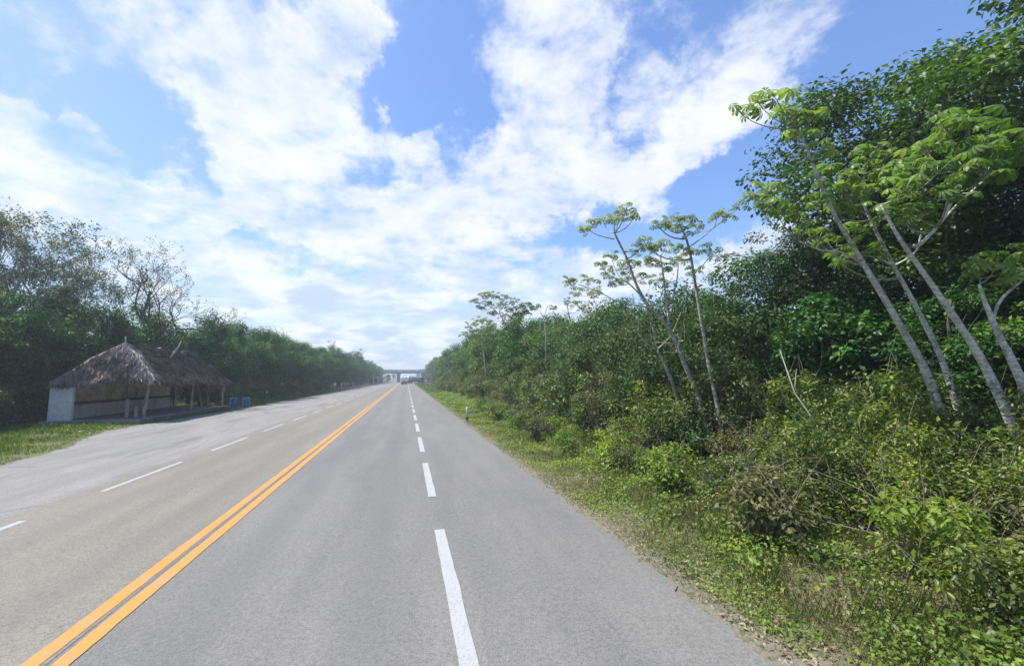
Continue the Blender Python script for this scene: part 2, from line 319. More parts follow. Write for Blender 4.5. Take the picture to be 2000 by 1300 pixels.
def barkmat(name, a, b, scale=6., ring=None):
    m, t = newmat(name); g = G(t); o = g.n('ShaderNodeTexCoord').outputs['Object']
    n1 = g.noise(g.map(o, (1, 1, .25)), scale, 6, .65); c = g.ramp(n1, [(.3, a), (.7, b)])
    h = n1
    if ring:
        w = g.n('ShaderNodeTexWave', wave_type='BANDS', bands_direction='Z')
        g.l(o, w.inputs['Vector']); w.inputs['Scale'].default_value = ring; w.inputs['Distortion'].default_value = 6.5
        w.inputs['Detail'].default_value = 2; w.inputs['Detail Scale'].default_value = 3
        c = g.mix(g.mr(w.outputs['Fac'], .02, .35, .5, 0), c, (.20, .18, .14)); h = w.outputs['Fac']
        lich = g.noise(o, 3.0, 3); c = g.mix(g.mr(lich, .50, .62, 0, .6), c, (.17, .17, .12)); c = g.mix(g.mr(g.noise(o, 11, 5, .7), .5, .66, 0, .7), c, (.70, .68, .62))
    g.out(g.pbsdf(c, .85, .2, bump=h, bs=.5, bd=.01)); return m
def plain(name, col, rough=.6, spec=.4, metal=0., var=.25, scale=8., bump=.15):
    m, t = newmat(name); g = G(t); o = g.n('ShaderNodeTexCoord').outputs['Object']
    n1 = g.noise(o, scale, 5, .6)
    c = g.mix(g.mr(n1, .25, .75), tuple(q * (1 - var) for q in col), tuple(min(1, q * (1 + var)) for q in col))
    g.out(g.pbsdf(c, rough, spec, metal, bump=n1, bs=bump, bd=.01)); return m

M = {}
M['forest'] = leafmat('forest_leaves', [(.019, .058, .012), (.050, .122, .020), (.110, .205, .034)], .34, .5, .55)
M['forest_yellow'] = leafmat('yellowish_leaves', [(.048, .082, .012), (.115, .172, .024), (.220, .295, .042)], .36, .45, .8, .4)
M['forest_olive'] = leafmat('olive_leaves', [(.030, .055, .016), (.058, .100, .024), (.110, .165, .038)], .32, .5, .7, dry=(.22, .19, .06))
M['glossy'] = leafmat('glossy_dark_leaves', [(.009, .028, .006), (.028, .072, .012), (.105, .190, .026)], .30, .50, .8, .5)
M['lush'] = leafmat('lush_leaves', [(.025, .085, .014), (.060, .155, .022), (.120, .235, .035)], .35, .46, .8, .5)
M['brush'] = leafmat('brush_leaves', [(.020, .042, .009), (.080, .122, .018), (.245, .305, .046)], .38, .42, 2.2, .5, dry=(.34, .26, .11))
M['brush_brown'] = leafmat('dry_brush_leaves', [(.045, .048, .018), (.110, .115, .038), (.210, .200, .080)], .35, .5, 2.0, .4, dry=(.34, .24, .12))
M['weed'] = leafmat('weed_leaves', [(.070, .125, .016), (.150, .225, .028), (.260, .340, .046)], .40, .45, 1.2, .4, dry=(.30, .25, .08))
M['grey'] = leafmat('grey_leaves', [(.055, .075, .045), (.095, .120, .070), (.150, .175, .110)], .30, .5, .9, .4, dry=(.22, .19, .14))
M['cecropia'] = leafmat('cecropia_leaves', [(.085, .145, .030), (.150, .230, .045), (.27, .345, .090)], .45, .42, 1.5, .45, dry=(.32, .28, .05))
M['cecropia_hazed'] = leafmat('haze_paled_cecropia_leaves', [(.10, .145, .070), (.170, .220, .115), (.27, .31, .18)], .42, .4, 1.0, .5)  # haze and backlight put into the leaf colour as a paler grey-green
M['bark'] = barkmat('grey_brown_bark', (.050, .040, .030), (.150, .130, .105))
M['pale_bark'] = barkmat('pale_bark', (.17, .16, .13), (.40, .38, .33), 5.)
M['ring_bark'] = barkmat('ringed_cecropia_bark', (.34, .325, .27), (.66, .64, .56), 7., ring=3.4)
M['cec_bark'] = barkmat('slim_cecropia_bark', (.16, .15, .115), (.36, .345, .29), 7., ring=2.2)
M['twig'] = barkmat('dry_twigs', (.08, .065, .045), (.24, .20, .15), 9.)

# ------------------------------------------------------------------ mesh helpers
def tag(o, label=None, cat=None, group=None, kind=None):
    if label: o['label'] = label
    if cat: o['category'] = cat
    if group: o['group'] = group
    if kind: o['kind'] = kind
    return o
def link(name, me, mat=None, parent=None, loc=(0, 0, 0), rz=0., sc=None):
    o = bpy.data.objects.new(name, me); COL.objects.link(o)
    if mat is not None and me is not None:
        me.materials.clear(); me.materials.append(mat)
    if parent: o.parent = parent
    o.location = loc; o.rotation_euler = (0, 0, rz)
    if sc: o.scale = sc if hasattr(sc, '__len__') else (sc, sc, sc)
    return o
def empty(name, loc=(0, 0, 0), rz=0., **k):
    o = bpy.data.objects.new(name, None); COL.objects.link(o); o.location = loc; o.rotation_euler = (0, 0, rz)
    o.empty_display_size = .3
    return tag(o, **k)
def fast_mesh(name, V, F, smooth=False):
    """V (n,3), F (m,k) constant k"""
    V = np.asarray(V, dtype=np.float32); F = np.asarray(F, dtype=np.int32); k = F.shape[1]
    me = bpy.data.meshes.new(name)
    me.vertices.add(len(V)); me.vertices.foreach_set('co', V.ravel())
    me.loops.add(F.size); me.loops.foreach_set('vertex_index', F.ravel())
    me.polygons.add(len(F))
    me.polygons.foreach_set('loop_start', np.arange(0, F.size, k, dtype=np.int32))
    me.polygons.foreach_set('loop_total', np.full(len(F), k, dtype=np.int32))
    if smooth: me.polygons.foreach_set('use_smooth', np.ones(len(F), dtype=bool))
    me.update(calc_edges=True); me.validate()
    return me
class MB:
    """collects quads/tris/ngons into one mesh"""
    def __init__(s): s.v = []; s.f = []
    def add(s, V, F):
        b = len(s.v); s.v += [tuple(map(float, p)) for p in V]; s.f += [tuple(int(i) + b for i in f) for f in F]; return s
    def box(s, x0, x1, y0, y1, z0, z1, bev=0.0):
        if bev <= 0:
            V = [(x, y, z) for z in (z0, z1) for y in (y0, y1) for x in (x0, x1)]
            return s.add(V, [(0, 2, 3, 1), (4, 5, 7, 6), (0, 1, 5, 4), (2, 6, 7, 3), (0, 4, 6, 2), (1, 3, 7, 5)])
        b = bev; V = []
        for z, i in ((z0, b), (z0 + b, 0), (z1 - b, 0), (z1, b)):
            for (x, y) in ((x0, y0), (x1, y0), (x1, y1), (x0, y1)):
                cx = 1 if x == x0 else -1; cyy = 1 if y == y0 else -1
                V.append((x + cx * i, y + cyy * i, z))
        F = [(3, 2, 1, 0), (12, 13, 14, 15)]
        for r in range(3):
            for k in range(4): F.append((r * 4 + k, r * 4 + (k + 1) % 4, r * 4 + 4 + (k + 1) % 4, r * 4 + 4 + k))
        return s.add(V, F)
    def tube(s, pts, radii, n=8, caps=True):
        P = [np.array(p, float) for p in pts]
        if not hasattr(radii, '__len__'): radii = [radii] * len(P)
        ref = None; rings = []
        for i, p in enumerate(P):
            d = P[min(i + 1, len(P) - 1)] - P[max(i - 1, 0)]; d /= (np.linalg.norm(d) + 1e-9)
            if ref is None: ref = np.array([1, 0, 0.]) if abs(d[0]) < .8 else np.array([0, 1., 0])
            a = ref - d * ref.dot(d); a /= (np.linalg.norm(a) + 1e-9); ref = a; b = np.cross(d, a)
            rings.append([p + (a * math.cos(t) + b * math.sin(t)) * radii[i] for t in np.arange(n) * 2 * math.pi / n])
        V = [q for r in rings for q in r]; F = []
        for i in range(len(P) - 1):
            for k in range(n):
                F.append((i * n + k, i * n + (k + 1) % n, (i + 1) * n + (k + 1) % n, (i + 1) * n + k))
        if caps: F.append(tuple(range(n - 1, -1, -1))); F.append(tuple(range((len(P) - 1) * n, len(P) * n)))
        return s.add(V, F)
    def prism(s, poly, axis, a, b):
        """polygon given in the two other axes, extruded along axis 0/1/2 from a to b"""
        n = len(poly); V = []
        for w in (a, b):
            for p in poly:
                q = list(p); q.insert(axis, w); V.append(q)
        F = [tuple(range(n - 1, -1, -1)), tuple(range(n, 2 * n))] + [(k, (k + 1) % n, n + (k + 1) % n, n + k) for k in range(n)]
        return s.add(V, F)
    def build(s, name, mat, parent=None, smooth=False, **k):
        me = bpy.data.meshes.new(name); me.from_pydata(s.v, [], s.f); me.update()
        bm_fix(me)
        if smooth: me.polygons.foreach_set('use_smooth', [True] * len(me.polygons))
        return link(name, me, mat, parent, **k)
def bm_fix(me):
    import bmesh
    b = bmesh.new(); b.from_mesh(me); bmesh.ops.recalc_face_normals(b, faces=b.faces); b.to_mesh(me); b.free()

def unit(a): return a / (np.linalg.norm(a, axis=-1, keepdims=True) + 1e-9)
def leafgeo(P, N, T, L, Wd, fold=.12, droop=.12, wide=.42):
    """one folded four-triangle blade per row"""
    n = len(P); N = unit(N); T = unit(T - N * (T * N).sum(1, keepdims=True)); B = np.cross(N, T)
    L = np.broadcast_to(np.asarray(L, float), (n,))[:, None]; Wd = np.broadcast_to(np.asarray(Wd, float), (n,))[:, None]
    base = P; tip = P + T * L - N * L * droop * 1.6
    mid = P + T * L * .5 - N * L * droop * .3
    l = P + T * L * wide + B * Wd * .5 + N * Wd * fold; r = P + T * L * wide - B * Wd * .5 + N * Wd * fold
    V = np.stack([base, l, tip, r, mid], 1).reshape(-1, 3)
    f = np.array([[0, 4, 1], [4, 2, 1], [0, 3, 4], [4, 3, 2]])
    F = (np.arange(n)[:, None, None] * 5 + f[None]).reshape(-1, 3)
    return V, F
def leafgeo3(P, N, T, L, Wd, fold=.1, droop=.2):
    """rounded blade, widest beyond the middle"""
    n = len(P); N = unit(N); T = unit(T - N * (T * N).sum(1, keepdims=True)); B = np.cross(N, T)
    L = np.broadcast_to(np.asarray(L, float), (n,))[:, None]; Wd = np.broadcast_to(np.asarray(Wd, float), (n,))[:, None]
    def q(f, s): return P + T * L * f * (1 - .12 * f) + B * Wd * s - N * L * droop * f * f * 1.3 + N * Wd * abs(s) * fold
    V = np.stack([P, q(.38, .30), q(.74, .48), q(.94, .22), q(1., 0), q(.94, -.22), q(.74, -.48), q(.38, -.30), q(.6, 0)], 1).reshape(-1, 3)
    f = np.array([[8, a + 1, a] for a in range(7)] + [[8, 0, 7]])
    F = (np.arange(n)[:, None, None] * 9 + f[None]).reshape(-1, 3)
    return V, F
def leafgeo2(P, N, T, L, Wd, fold=.15):
    n = len(P); N = unit(N); T = unit(T - N * (T * N).sum(1, keepdims=True)); B = np.cross(N, T)
    L = np.broadcast_to(np.asarray(L, float), (n,))[:, None]; Wd = np.broadcast_to(np.asarray(Wd, float), (n,))[:, None]
    V = np.stack([P, P + T * L * .5 + B * Wd * .5 + N * Wd * fold, P + T * L - N * L * .12, P + T * L * .5 - B * Wd * .5 + N * Wd * fold], 1).reshape(-1, 3)
    F = (np.arange(n)[:, None, None] * 4 + np.array([[0, 2, 1], [0, 3, 2]])[None]).reshape(-1, 3)
    return V, F
def clump_leaves(rng, clumps, dens, size, aspect=.55, flat=.75, up=.7, var=.35, fine=False):
    """clumps (c, r); dens = leaves per m2 of clump surface"""
    Ps, Ns, Ts = [], [], []
    for c, r in clumps:
        n = max(6, int(dens * 4 * math.pi * r * r))
        d = unit(rng.normal(size=(n, 3))); rad = r * (rng.uniform(0, 1, (n, 1)) ** .38)
        rad *= 1 + .35 * rng.normal(size=(n, 1)) * (rng.uniform(0, 1, (n, 1)) < .3)
        p = np.array(c) + d * rad * np.array([1, 1, flat])
        N = unit(d * .55 + np.array([0, 0, up]) + rng.normal(size=(n, 3)) * .42)
        T = d * .8 + rng.normal(size=(n, 3)) * .6 + np.array([0, 0, -.35])
        Ps.append(p); Ns.append(N); Ts.append(T)
    P = np.concatenate(Ps); N = np.concatenate(Ns); T = np.concatenate(Ts)
    L = size * (1 + var * rng.uniform(-1, 1, len(P)))
    return (leafgeo if fine else leafgeo2)(P, N, T, L, L * aspect)

# ------------------------------------------------------------------ ground and road
def edge_right(y):   # right edge of the asphalt
    return 3.2
def edge_left(y):    # left edge of the widened paved apron
    xs = [-60, 8, 16, 19, 22, 25, 31, 36, 41, 50, 77, 120, 187, 235, 2500]
    vs = [-9.6, -10.6, -11.3, -11.7, -12.9, -13.75, -13.8, -13.4, -13.0, -12.9, -12.4, -11.8, -10.9, -7.6, -7.4]
    return float(np.interp(y, xs, vs))
m, t = newmat('ground_soil'); g = G(t); o = g.n('ShaderNodeTexCoord').outputs['Object']
n1 = g.noise(o, .35, 5, .6); n2 = g.noise(o, 9, 6, .7); n3 = g.noise(o, 60, 3, .6)
c = g.mix(g.mr(n1, .38, .62), (.070, .090, .028), (.105, .110, .048))
c = g.mix(g.mr(n2, .45, .65), c, (.17, .145, .095))
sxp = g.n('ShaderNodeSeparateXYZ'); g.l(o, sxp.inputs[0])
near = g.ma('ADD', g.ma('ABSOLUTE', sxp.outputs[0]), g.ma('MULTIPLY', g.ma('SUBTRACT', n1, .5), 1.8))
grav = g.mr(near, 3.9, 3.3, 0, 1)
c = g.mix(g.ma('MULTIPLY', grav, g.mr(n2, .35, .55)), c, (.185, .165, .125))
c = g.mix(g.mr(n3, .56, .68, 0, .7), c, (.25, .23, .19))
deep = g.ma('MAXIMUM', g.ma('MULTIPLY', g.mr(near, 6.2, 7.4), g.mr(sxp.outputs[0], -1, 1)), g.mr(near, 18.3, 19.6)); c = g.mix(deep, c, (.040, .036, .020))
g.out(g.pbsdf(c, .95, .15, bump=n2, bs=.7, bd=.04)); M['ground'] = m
# one sheet to the horizon, finer near the camera, with low undulation off the road
def ground_z(x, y):
    off = max(0., x - 3.3) if x > 0 else max(0., edge_left(y) - x)
    k = min(1., off / 1.5)
    return -.004 - .03 * k + k * .05 * (math.sin(x * 1.7 + y * .6) + math.sin(y * 1.3 - x * .5) + .6 * math.sin(3.1 * x + 2.3 * y)) * .5
xs = sorted(set([-3000, -1200, -500, -200, -100, -60, -40] + list(np.arange(-30, -9, .6)) + [-9, -6, -3, 0, 2.5] + list(np.arange(2.9, 14, .4)) + [15, 18, 24, 40, 80, 200, 600, 3000]))
ys = sorted(set([-600, -200, -60, -20] + list(np.arange(-8, 30, .5)) + list(np.arange(30, 70, 1.)) + [75, 80, 90, 100, 120, 150, 200, 300, 500, 900, 3000]))
V = [(x, y, ground_z(x, y)) for y in ys for x in xs]; nx = len(xs)
F = [(j * nx + i, j * nx + i + 1, (j + 1) * nx + i + 1, (j + 1) * nx + i) for j in range(len(ys) - 1) for i in range(nx - 1)]
tag(link('ground', fast_mesh('ground', V, F, True), M['ground']), kind='structure')

def asphalt(name, a, b, tracks=True, patch=(.2, .2, .2), seed=0.):
    m, t = newmat(name); g = G(t); o = g.n('ShaderNodeTexCoord').outputs['Object']
    fine = g.noise(o, 75, 3, .75); mid = g.noise(g.map(o, loc=(seed, 0, 0)), 1.1, 6, .62)
    lng = g.noise(g.map(o, (1.0, .12, 1), loc=(seed, 3, 0)), 1.6, 4, .55)
    big = g.noise(g.map(o, (1, .35, 1), loc=(7 + seed, 0, 0)), .22, 3)
    c = g.mix(g.mr(lng, .32, .68), a, b)
    c = g.mix(g.mr(mid, .35, .7, 0, .35), c, patch)
    c = g.mix(g.mr(big, .35, .65, 0, .25), c, tuple(q * 1.25 for q in b))
    fin2 = g.noise(o, 22, 4, .8); fin3 = g.noise(o, 150, 2, .8); sp = g.ma('ADD', g.ma('ADD', g.ma('MULTIPLY', fine, 2.2), g.ma('MULTIPLY', fin2, 1.3)), -.75); sp = g.ma('ADD', sp, g.ma('MULTIPLY', g.ma('SUBTRACT', fin3, .5), 1.2))
    cc = g.n('ShaderNodeCombineXYZ'); [g.l(sp, cc.inputs[i]) for i in range(3)]
    c = g.mix(1.0, c, cc.outputs[0], 'MULTIPLY')
    sxx = g.n('ShaderNodeSeparateXYZ'); g.l(o, sxx.inputs[0])
    if tracks:
        for cx_ in (-5.6, -3.9, -2.05, -.35):
            d_ = g.ma('ABSOLUTE', g.ma('SUBTRACT', sxx.outputs[0], cx_)); c = g.mix(g.ma('MULTIPLY', g.mr(d_, .45, .05), g.mr(lng, .3, .6, .10, .32)), c, (.105, .106, .107))
        dr = g.noise(g.map(o, (1, .6, 1), loc=(3, 1, 0)), 7, 3, .6); c = g.mix(g.mr(dr, .70, .76, 0, .5), c, (.07, .07, .07))
    vor = g.n('ShaderNodeTexVoronoi', feature='DISTANCE_TO_EDGE'); g.l(g.map(g.mix(.35, o, g.n('ShaderNodeTexNoise').outputs['Color']), (.5, .16, 1)), vor.inputs['Vector']); vor.inputs['Scale'].default_value = 1.0
    if not tracks:
        stain = g.noise(g.map(o, (.8, .22, 1), loc=(2, 5, 0)), .9, 5, .6)
        c = g.mix(g.mr(stain, .52, .70, 0, .5), c, (.085, .085, .085))
        c = g.mix(g.mr(vor.outputs['Distance'], 0, .012, .35, 0), c, (.06, .06, .06))
    g.out(g.pbsdf(c, g.mr(fine, .3, .7, .72, .9), .3, bump=fine, bs=.35, bd=.006)); return m
M['asphalt'] = asphalt('weathered_asphalt', (.130, .128, .122), (.158, .154, .144), True, (.165, .157, .141))
M['asphalt_left'] = asphalt('pale_asphalt', (.152, .143, .122), (.184, .171, .144), True, (.172, .160, .134), 4.)
M['apron'] = asphalt('worn_apron', (.172, .167, .158), (.218, .210, .195), False, (.165, .163, .16), 9.)
rng = np.random.RandomState(3)
def strip(name, fx0, fx1, z, mat, parent=None, y0=-60, y1=2500, jit0=0., jit1=0.):
    Y = list(np.arange(y0, 0, 4.)) + list(np.arange(0, 40, .12)) + list(np.arange(40, 120, .6)) + list(np.arange(120, 300, 4)) + [300, 400, 700, 1200, y1]
    if y1 < 300: Y = [q for q in Y if q < y1] + [y1]
    a = np.cumsum(rng.normal(size=len(Y))) * .25; a = a - np.convolve(a, np.ones(25) / 25, 'same')
    b = np.cumsum(rng.normal(size=len(Y))) * .25; b = b - np.convolve(b, np.ones(25) / 25, 'same')
    V = []
    for i, y in enumerate(Y):
        V += [(fx0(y) + jit0 * (a[i] + .5 * rng.normal()), y, z), (fx1(y) + jit1 * (b[i] + .5 * rng.normal()), y, z)]
    F = [(2 * i, 2 * i + 1, 2 * i + 3, 2 * i + 2) for i in range(len(Y) - 1)]
    return link(name, fast_mesh(name, V, F), mat, parent)
road = tag(strip('road', lambda y: -6.9, edge_right, .012, M['asphalt'], jit1=.05), kind='structure')
strip('oncoming_lane', lambda y: -6.9, lambda y: -3.0, .016, M['asphalt_left'], road)
tag(strip('paved_apron', edge_left, lambda y: -6.86, .008, M['apron'], jit0=.12), kind='structure')
def paint(name, col, wear=.62, edge=.0):
    m, t = newmat(name); g = G(t); o = g.n('ShaderNodeTexCoord').outputs['Object']
    n1 = g.noise(o, 38, 6, .8); n2 = g.noise(o, 2.2, 3)
    c = g.mix(g.mr(g.ma('ADD', n1, g.ma('MULTIPLY', n2, .18)), wear, wear + .12), col, (.24, .23, .21))
    g.out(g.pbsdf(c, .6, .4, bump=n1, bs=.25, bd=.004)); return m
M['yellow'] = paint('yellow_paint', (.47, .215, .030), .60)
M['white'] = paint('white_paint', (.34, .345, .352), .60)
for sx_ in (-1, 1):
    cx = -3.0 + sx_ * .125
    strip('center_line', lambda y: cx - .08, lambda y: cx + .08, .020 if sx_ > 0 else .020, M['yellow'], road, jit0=.006, jit1=.006)
def dash(x, w, y0, L):
    n = 14; V = []
    for i in range(n + 1):
        y = y0 + L * i / n; e = .018 * w
        V += [(x - w / 2 + e * rng.normal(), y, .020), (x + w / 2 + e * rng.normal(), y, .020)]
    F = [(2 * i, 2 * i + 1, 2 * i + 3, 2 * i + 2) for i in range(n)]
    link('lane_dash', fast_mesh('lane_dash', V, F), M['white'], road)
for k in range(-1, 30): dash(.59, .165, 9.6 + 5.75 * (k - 1) + (.1 if k == 0 else 0), 3.75 if k else 3.6)
for k in range(0, 28): dash(-6.46, .12, 6.2 + 5.55 * k, 3.5)

# ------------------------------------------------------------------ thatched roadside shelter
M['wall_white'] = plain('limewashed_wall', (.62, .62, .57), .9, .2, 0, .16, 3.5)
M['wall_beige'] = plain('stained_beige_wall', (.58, .49, .34), .9, .2, 0, .25, 2.2)
M['slab'] = plain('worn_concrete', (.24, .235, .215), .9, .25, 0, .3, 5)
M['dark_wood'] = plain('dark_weathered_wood', (.045, .032, .024), .8, .2, 0, .35, 9)
M['pole'] = barkmat('pole_wood', (.15, .135, .12), (.38, .36, .33), 8)
m, t = newmat('grey_thatch'); g = G(t)
geo = g.n('ShaderNodeNewGeometry'); o = g.n('ShaderNodeTexCoord').outputs['Object']
cl = g.noise(o, 1.4, 5, .6)
v = g.ma('ADD', g.ma('MULTIPLY', geo.outputs['Random Per Island'], .5), g.ma('MULTIPLY', g.mr(cl, .3, .7), .5))
c = g.ramp(v, [(0., (.058, .049, .046)), (.45, (.165, .133, .112)), (.8, (.29, .238, .20)), (1., (.48, .43, .38))])
g.out(g.pbsdf(c, .9, .15)); M['thatch'] = m
m, t = newmat('pale_thatch'); g = G(t)
geo = g.n('ShaderNodeNewGeometry')
c = g.ramp(geo.outputs['Random Per Island'], [(0., (.28, .26, .24)), (.5, (.48, .46, .44)), (1., (.72, .70, .68))])
g.out(g.pbsdf(c, .9, .15)); M['thatch_pale'] = m

hut = empty('thatched_shelter', (-16.5, 35.0, 0), label='open roadside shelter with a sagging grey thatched hip roof on pale wooden posts', cat='shelter')
HX, HY = -16.5, 35.0
def H(x, y, z): return (x - HX, y - HY, z)
b = MB(); b.box(*[q for q in (-18.95 - HX, -14.4 - HX, 28.75 - HY, 41.0 - HY, -.05, .20)], .02); b.build('platform', M['slab'], hut)
b = MB(); b.box(-14.46 - HX, -14.28 - HX, 29.2 - HY, 40.9 - HY, .19, .235, .008); b.build('platform_edge', M['pole'], hut)
b = MB(); b.box(-18.75 - HX, -17.72 - HX, 28.95 - HY, 29.15 - HY, .2, 2.25, .01); b.build('end_wall', M['wall_white'], hut)
b = MB()
for k, (ya, yb) in enumerate(((29.16, 33.1), (33.14, 37.3), (37.34, 41.0))):
    b.box(-18.75 - HX, -18.6 - HX + .01 * k, ya - HY, yb - HY, 1.12, 2.3)
b.build('upper_back_wall', M['wall_beige'], hut)
b = MB()
for k, (ya, yb) in enumerate(((29.16, 30.9), (31.2, 33.6), (33.9, 36.6), (36.9, 38.5), (38.7, 40.9))):
    b.box(-18.72 - HX, -18.50 - HX + .012 * k, ya - HY, yb - HY, .2, 1.0)
for y in (31.05, 33.75, 36.75, 38.6): b.box(-18.72 - HX, -18.35 - HX, y - .13 - HY, y + .13 - HY, .2, 1.0)
b.build('lower_back_wall', M['wall_white'], hut)
b = MB(); b.box(-18.76 - HX, -18.1 - HX, 29.17 - HY, 41.0 - HY, 1.01, 1.10, .01); b.build('counter_shelf', M['dark_wood'], hut)
prng = np.random.RandomState(11)
for (x, y, z0, z1, r, dx, dy) in ((-14.62, 29.6, .18, 2.5, .085, .07, .15), (-14.65, 35.2, .18, 2.3, .08, .10, .05), (-14.65, 40.7, .18, 2.2, .07, .05, .03),
                                  (-18.2, 40.9, .18, 2.3, .055, .04, 0), (-15.9, 40.2, .18, 2.4, .07, -.42, -.3), (-15.7, 40.5, .18, 2.4, .065, .02, .1), (-18.4, 35, 1.1, 2.4, .05, 0, 0)):
    b = MB(); n = 7; pts = []
    for i in range(n):
        f = i / (n - 1); pts.append(H(x + dx * f + .02 * prng.normal(), y + dy * f + .02 * prng.normal(), z0 + (z1 - z0) * f))
    b.tube(pts, [r * (1.12 - .22 * i / (n - 1)) * (1 + .06 * prng.normal()) for i in range(n)], 9); b.build('post', M['pole'], hut, True)
b = MB()
for p, q, r in (((-14.6, 29.0, 2.42), (-14.5, 40.9, 2.16), .06), ((-18.5, 29.0, 2.32), (-18.5, 41, 2.32), .06), ((-18.6, 29.3, 2.35), (-14.5, 29.3, 2.42), .06), ((-18.6, 40.6, 2.3), (-14.4, 40.6, 2.2), .06), ((-16.5, 30.8, 4.5), (-16.5, 38.7, 4.35), .07)):
    b.tube([H(*p), H(*q)], r, 8)
for y in (31, 33.5, 36, 38.5):
    b.tube([H(-14.4, y, 2.32), H(-16.5, y, 4.45)], .045, 6); b.tube([H(-18.6, y, 2.3), H(-16.5, y, 4.45)], .045, 6)
b.build('roof_beams', M['dark_wood'], hut)
# roof: hip surface sampled as a height function, covered with layered strands
R0, R1 = 30.85, 38.65
EX0, EX1, EY0, EY1 = -18.8, -13.85, 28.9, 40.35
def sag(y): return -.16 * math.sin(math.pi * min(1, max(0, (y - R0) / (R1 - R0)))) - .05 * math.sin(2.1 * y)
def roof_z(x, y):
    zr = 4.72 - .13 * (y - R0) / (R1 - R0) + sag(y)
    fx = (x + 16.5) / (EX1 + 16.5) if x > -16.5 else (-16.5 - x) / (-16.5 - EX0)
    fy = (R0 - y) / (R0 - EY0) if y < R0 else ((y - R1) / (EY1 - R1) if y > R1 else 0)
    f = max(fx, fy)
    ze = 2.36 - .30 * (y - EY0) / (EY1 - EY0) if x > -16.5 else 2.15
    f = max(0, f)
    bul = .10 * math.sin(math.pi * min(1, f)) + .035 * math.sin(5.3 * x + 1.1 * y) + .03 * math.sin(3.7 * y + 2 * x) + .05 * math.sin(1.3 * y + 1)
    return zr + (ze - zr) * f + bul
gx = np.linspace(EX0, EX1, 49); gy = np.linspace(EY0, EY1, 97)
V = [(x - HX, y - HY, roof_z(x, y)) for y in gy for x in gx]; nx = len(gx)
F = [(j * nx + i, j * nx + i + 1, (j + 1) * nx + i + 1, (j + 1) * nx + i) for j in range(len(gy) - 1) for i in range(nx - 1)]
nt = len(V)
V += [(a, b_, c - .16) for a, b_, c in V]
F += [tuple(nt + q for q in f[::-1]) for f in F]
ring = [i for i in range(nx)] + [j * nx + nx - 1 for j in range(1, len(gy))] + [(len(gy) - 1) * nx + i for i in range(nx - 2, -1, -1)] + [j * nx for j in range(len(gy) - 2, 0, -1)]
F += [(ring[k], nt + ring[k], nt + ring[(k + 1) % len(ring)], ring[(k + 1) % len(ring)]) for k in range(len(ring))]
roof = link('roof', fast_mesh('roof', V, F), M['thatch'], hut)
srng = np.random.RandomState(21)
def strands(n, pale=False):
    P, N, T, L, Wd = [], [], [], [], []
    while len(P) < n:
        x = srng.uniform(EX0, EX1); y = srng.uniform(EY0, EY1)
        if pale:
            f = srng.uniform(0.0, 1.0); sgn = 1
            x = -16.5 + f * (EX1 + 16.5) + srng.normal() * (.05 + .22 * abs(math.sin(7 * f)) * srng.rand()) ; y = R0 - f * (R0 - EY0) + srng.normal() * .12
            if srng.rand() < f * .55: continue
            x = min(x, EX1); y = max(y, EY0)
        e = .04
        zz_ = roof_z(x, y); gxx = (roof_z(x + e, y) - zz_) / e; gyy = (roof_z(x, y + e) - zz_) / e
        nrm = np.array([-gxx, -gyy, 1.]); nrm /= np.linalg.norm(nrm)
        down = np.array([-gxx, -gyy, 0]); dn = np.linalg.norm(down)
        if dn < .05: continue
        down = down / dn; down[2] = -dn; down /= np.linalg.norm(down)
        side = np.cross(nrm, down)
        P.append(np.array([x - HX, y - HY, zz_]) + nrm * srng.uniform(-.01, .05)); N.append(nrm + side * srng.normal() * .5)
        T.append(down + side * srng.normal() * .28 + nrm * srng.uniform(-.02, .16)); L.append(srng.uniform(.22, .55)); Wd.append(srng.uniform(.014, .036))
    return leafgeo2(np.array(P), np.array(N), np.array(T), np.array(L), np.array(Wd), .1)
V, F = strands(24000); link('thatch', fast_mesh('thatch', V, F), M['thatch'], roof)
V, F = strands(900, True); link('hip_capping', fast_mesh('hip_capping', V, F), M['thatch_pale'], roof)
# ragged hanging fringe along the eaves
P, N, T, L = [], [], [], []
for k in range(3600):
    s_ = srng.rand() * 2 * ((EX1 - EX0) + (EY1 - EY0)); a = EX1 - EX0; c_ = EY1 - EY0
    if s_ < a: x, y, o_ = EX0 + s_, EY0, (0, -1)
    elif s_ < a + c_: x, y, o_ = EX1, EY0 + s_ - a, (1, 0)
    elif s_ < 2 * a + c_: x, y, o_ = EX0 + s_ - a - c_, EY1, (0, 1)
    else: x, y, o_ = EX0, EY0 + s_ - 2 * a - c_, (-1, 0)
    P.append((x - HX - o_[0] * .05, y - HY - o_[1] * .05, roof_z(x, y) - srng.uniform(0, .14))); N.append((o_[0] + .3 * srng.normal(), o_[1] + .3 * srng.normal(), .5))
    T.append((o_[0] * .55 + .25 * srng.normal(), o_[1] * .55 + .25 * srng.normal(), -.8)); L.append(srng.uniform(.08, .24) * (1.25 if 31.5 < y < 33 or y > 39 else 1))
V, F = leafgeo2(np.array(P), np.array(N), np.array(T), np.array(L), np.full(len(P), .04), .1)
link('eave_fringe', fast_mesh('eave_fringe', V, F), M['thatch'], roof)
